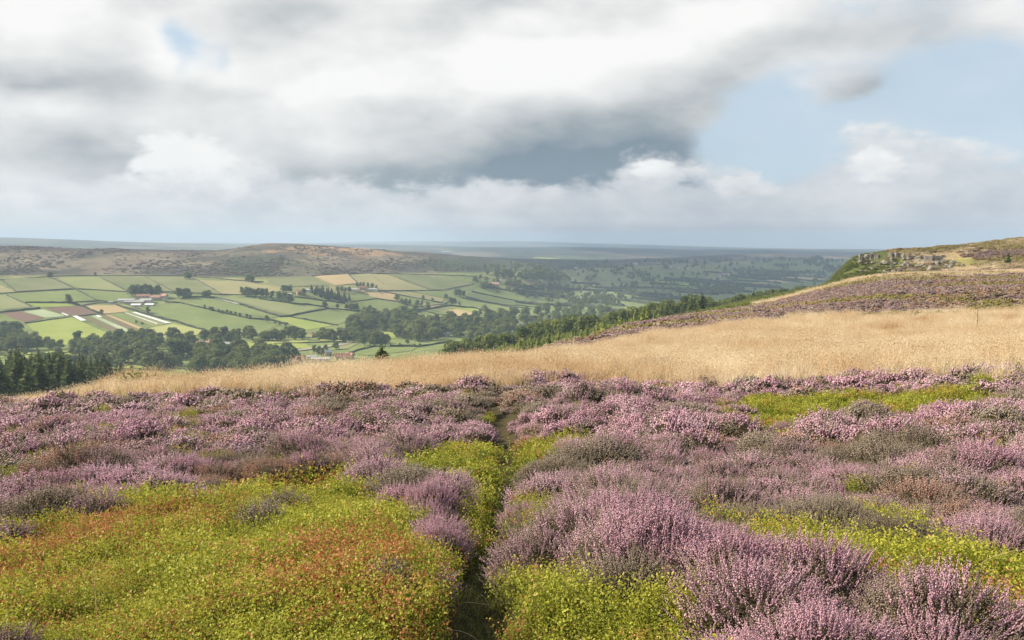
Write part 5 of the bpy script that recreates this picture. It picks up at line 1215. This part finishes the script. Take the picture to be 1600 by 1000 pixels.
# grass in the path
x, y = jitter_grid(-2, 2, 2.2, 14, .09, rg); dp = poly_dist(x, y, PATH); ok = (dp < .36) & (rg.random(len(x)) < .75); x, y = x[ok], y[ok]; n = len(x)
gn_scatter('path_grass', np.stack([x, y, H(x, y)], 1), np.stack([rg.normal(0, .2, n), rg.normal(0, .2, n), rg.uniform(0, 6.28, n)], 1), rg.uniform(.5, 1.2, n), rg.integers(0, 4, n), [grass_mesh(1300+i, 26, .13, .0016, .07, M_GGRASS, .7, False) for i in range(4)], label='short dark green grass in the narrow path')
# a few tall straw stems in the foreground
STALKS = [((1500, 905), (1520, 862), (1610, 858), 'arched straw coloured grass stem at the right edge'), ((1300, 870), (1270, 822), (1255, 822), 'thin bent straw stem over the green hollow'), ((1305, 868), (1307, 830), (1308, 815), 'upright straw stem over the green hollow'),
          ((775, 928), (730, 935), (685, 945), 'nearly flat straw stem crossing the path'), ((745, 975), (720, 980), (688, 985), 'lower flat straw stem crossing the path'), ((1005, 910), (1015, 885), (1040, 862), 'slanting straw stem before the grey brown bush'), ((152, 985), (150, 930), (146, 890), 'upright straw stem in the bilberry at left'), ((1455, 835), (1420, 826), (1375, 828), 'thin straw stem arching behind the green hollow')]
for k, (a, b, c, lab) in enumerate(STALKS):
    r0 = hit(a[0], a[1], .1)[0]; d = math.hypot(r0[0], r0[1])-.12
    def at(q): az, s = ray(*q); return Vector((math.sin(az)*d, math.cos(az)*d, float(s)*d))
    A, Bq, Cq = r0*1.0, at(b), at(c); A = Vector((A[0], A[1], A[2])); parts = []; prev = A
    for i in range(1, 9):
        t = i/8; p = A*(1-t)**2+Bq*2*t*(1-t)+Cq*t*t; parts.append(limb(prev, p, .0022*(1.15-t*.7), .0022*(1.1-t*.75), 4)); prev = p
    V, Fc = join(parts); me = mesh_from('grass_stalk', np.array(V)-np.array(A), Fc, [M_GRASS]); add_tint(me, np.full(len(V), .8))
    tag(mobj('grass_stalk', me, loc=A), lab, 'grass stem')
# bare sapling in the grass
p = hit(1526, 514, .2)[0]; parts = [limb((0, 0, 0), (.05, 0, 1.1), .03, .018), limb((.05, 0, 1.1), (.0, .05, 2.2), .018, .005)]
for k in range(12):
    z = random.uniform(.5, 2.0); a = random.uniform(0, 6.28); parts.append(limb((.03, 0, z), (math.cos(a)*.35, math.sin(a)*.35, z+.3), .01, .003, 4))
V, Fc = join(parts); tag(mobj('bare_sapling', mesh_from('bare_sapling', V, Fc, [M_BARK]), loc=tuple(p)), 'thin bare sapling standing in the pale grass at right', 'sapling')
# dark shrubs at the edge of the grass
for x, y, s, kind, lab in ((215, 604, 1.6, 'green', 'green rounded shrub in the gap of the heather by the pale grass'), (250, 596, 1.3, 'grey', 'dark heather tussock standing in the pale grass at left'), (1380, 572, 1.2, 'grey', 'dark tussock at the lower edge of the pale grass at right'), (1035, 576, 1.3, 'fade', 'purple brown heather mound at the lower edge of the pale grass')):
    p = hit(x, y, .2)[0]; e = empty('moor_shrub', tuple(p), random.random()*6, (s*1.3, s*1.3, s*1.2))
    S, core, _ = heather_soup(1500+x, 3, 'grey', .8); fm = M_GGRASS if kind == 'green' else FLOWER[kind]
    mobj('foliage', S.mesh('foliage', [fm, fm, M_HLEAF, M_STEM, M_CORE]), e); mobj('dark_core', mesh_from('dark_core', core[0], core[1], [M_CORE]), e); tag(e, lab, 'shrub')

# ------------------------------------------------------------------ the cloud that shades the middle of the valley
def cloud_mat(nt): return (.82, .83, .85)
M_CLOUD = material('cloud_white', cloud_mat, 1.0, 0.0, .5)
def cloud(cx, cy, cz, rx, ry, n, seed, lab):
    rg = np.random.default_rng(seed); bm = bmesh.new()
    for k in range(n):
        a = rg.uniform(0, 6.283); q = math.sqrt(rg.random())*.8; r = rg.uniform(.22, .42)*min(rx, ry)
        mt = Matrix.Translation((math.cos(a)*q*rx, math.sin(a)*q*ry, r*.35+rg.uniform(0, .25)*r)) @ Matrix.Diagonal((1.2, 1.1, .7, 1))
        bmesh.ops.create_icosphere(bm, subdivisions=3, radius=r, matrix=mt)
    for v in bm.verts:
        f = float(fbm(v.co.x/170+v.co.z/90, v.co.y/170, seed, 3)); v.co += v.co.normalized()*(f-.5)*160; v.co.z = max(v.co.z, -20+f*40)
    me = bpy.data.meshes.new('cloud'); bm.to_mesh(me); bm.free(); me.materials.append(M_CLOUD); me.polygons.foreach_set('use_smooth', np.ones(len(me.polygons), bool))
    o = mobj('cloud', me, loc=(cx, cy, cz)); tag(o, lab, 'cloud'); return o
def over(x, y, z): t = z/SUN_DIR.z; return x+SUN_DIR.x*t, y+SUN_DIR.y*t, z
CLOUDS = [(620, 2950, 1700, 850, 1650, 34, 3, 'large cumulus high above the valley whose shadow darkens the fields'),
          (1300, 7000, 3700, 2000, 1700, 16, 4, 'broad cloud far above the distant hills whose shadow turns them blue')]
for cx, cy, cz, rx, ry, n, sd, lab in CLOUDS:
    cloud(*over(cx, cy, cz), rx, ry, n, sd, lab)

# ------------------------------------------------------------------ haze
hz = bpy.data.meshes.new('haze'); v, f = box(-15600, 15600, -15600, 15600, -224, 140)
hz = mesh_from('haze', v, f); mh = bpy.data.materials.new('haze'); mh.use_nodes = True; nt = mh.node_tree; nt.nodes.clear()
out = nt.nodes.new('ShaderNodeOutputMaterial'); pv = nt.nodes.new('ShaderNodeVolumePrincipled')
pv.inputs['Color'].default_value = (.60, .78, 1.0, 1); pv.inputs['Density'].default_value = HAZE_DENSITY; pv.inputs['Anisotropy'].default_value = 0.0
for nm in ('Density Attribute', 'Temperature Attribute', 'Color Attribute'):
    if nm in pv.inputs: pv.inputs[nm].default_value = ''
nt.links.new(pv.outputs[0], out.inputs['Volume']); hz.materials.append(mh)
tag(mobj('haze', hz), 'thin blue summer haze filling the valley', kind='stuff')
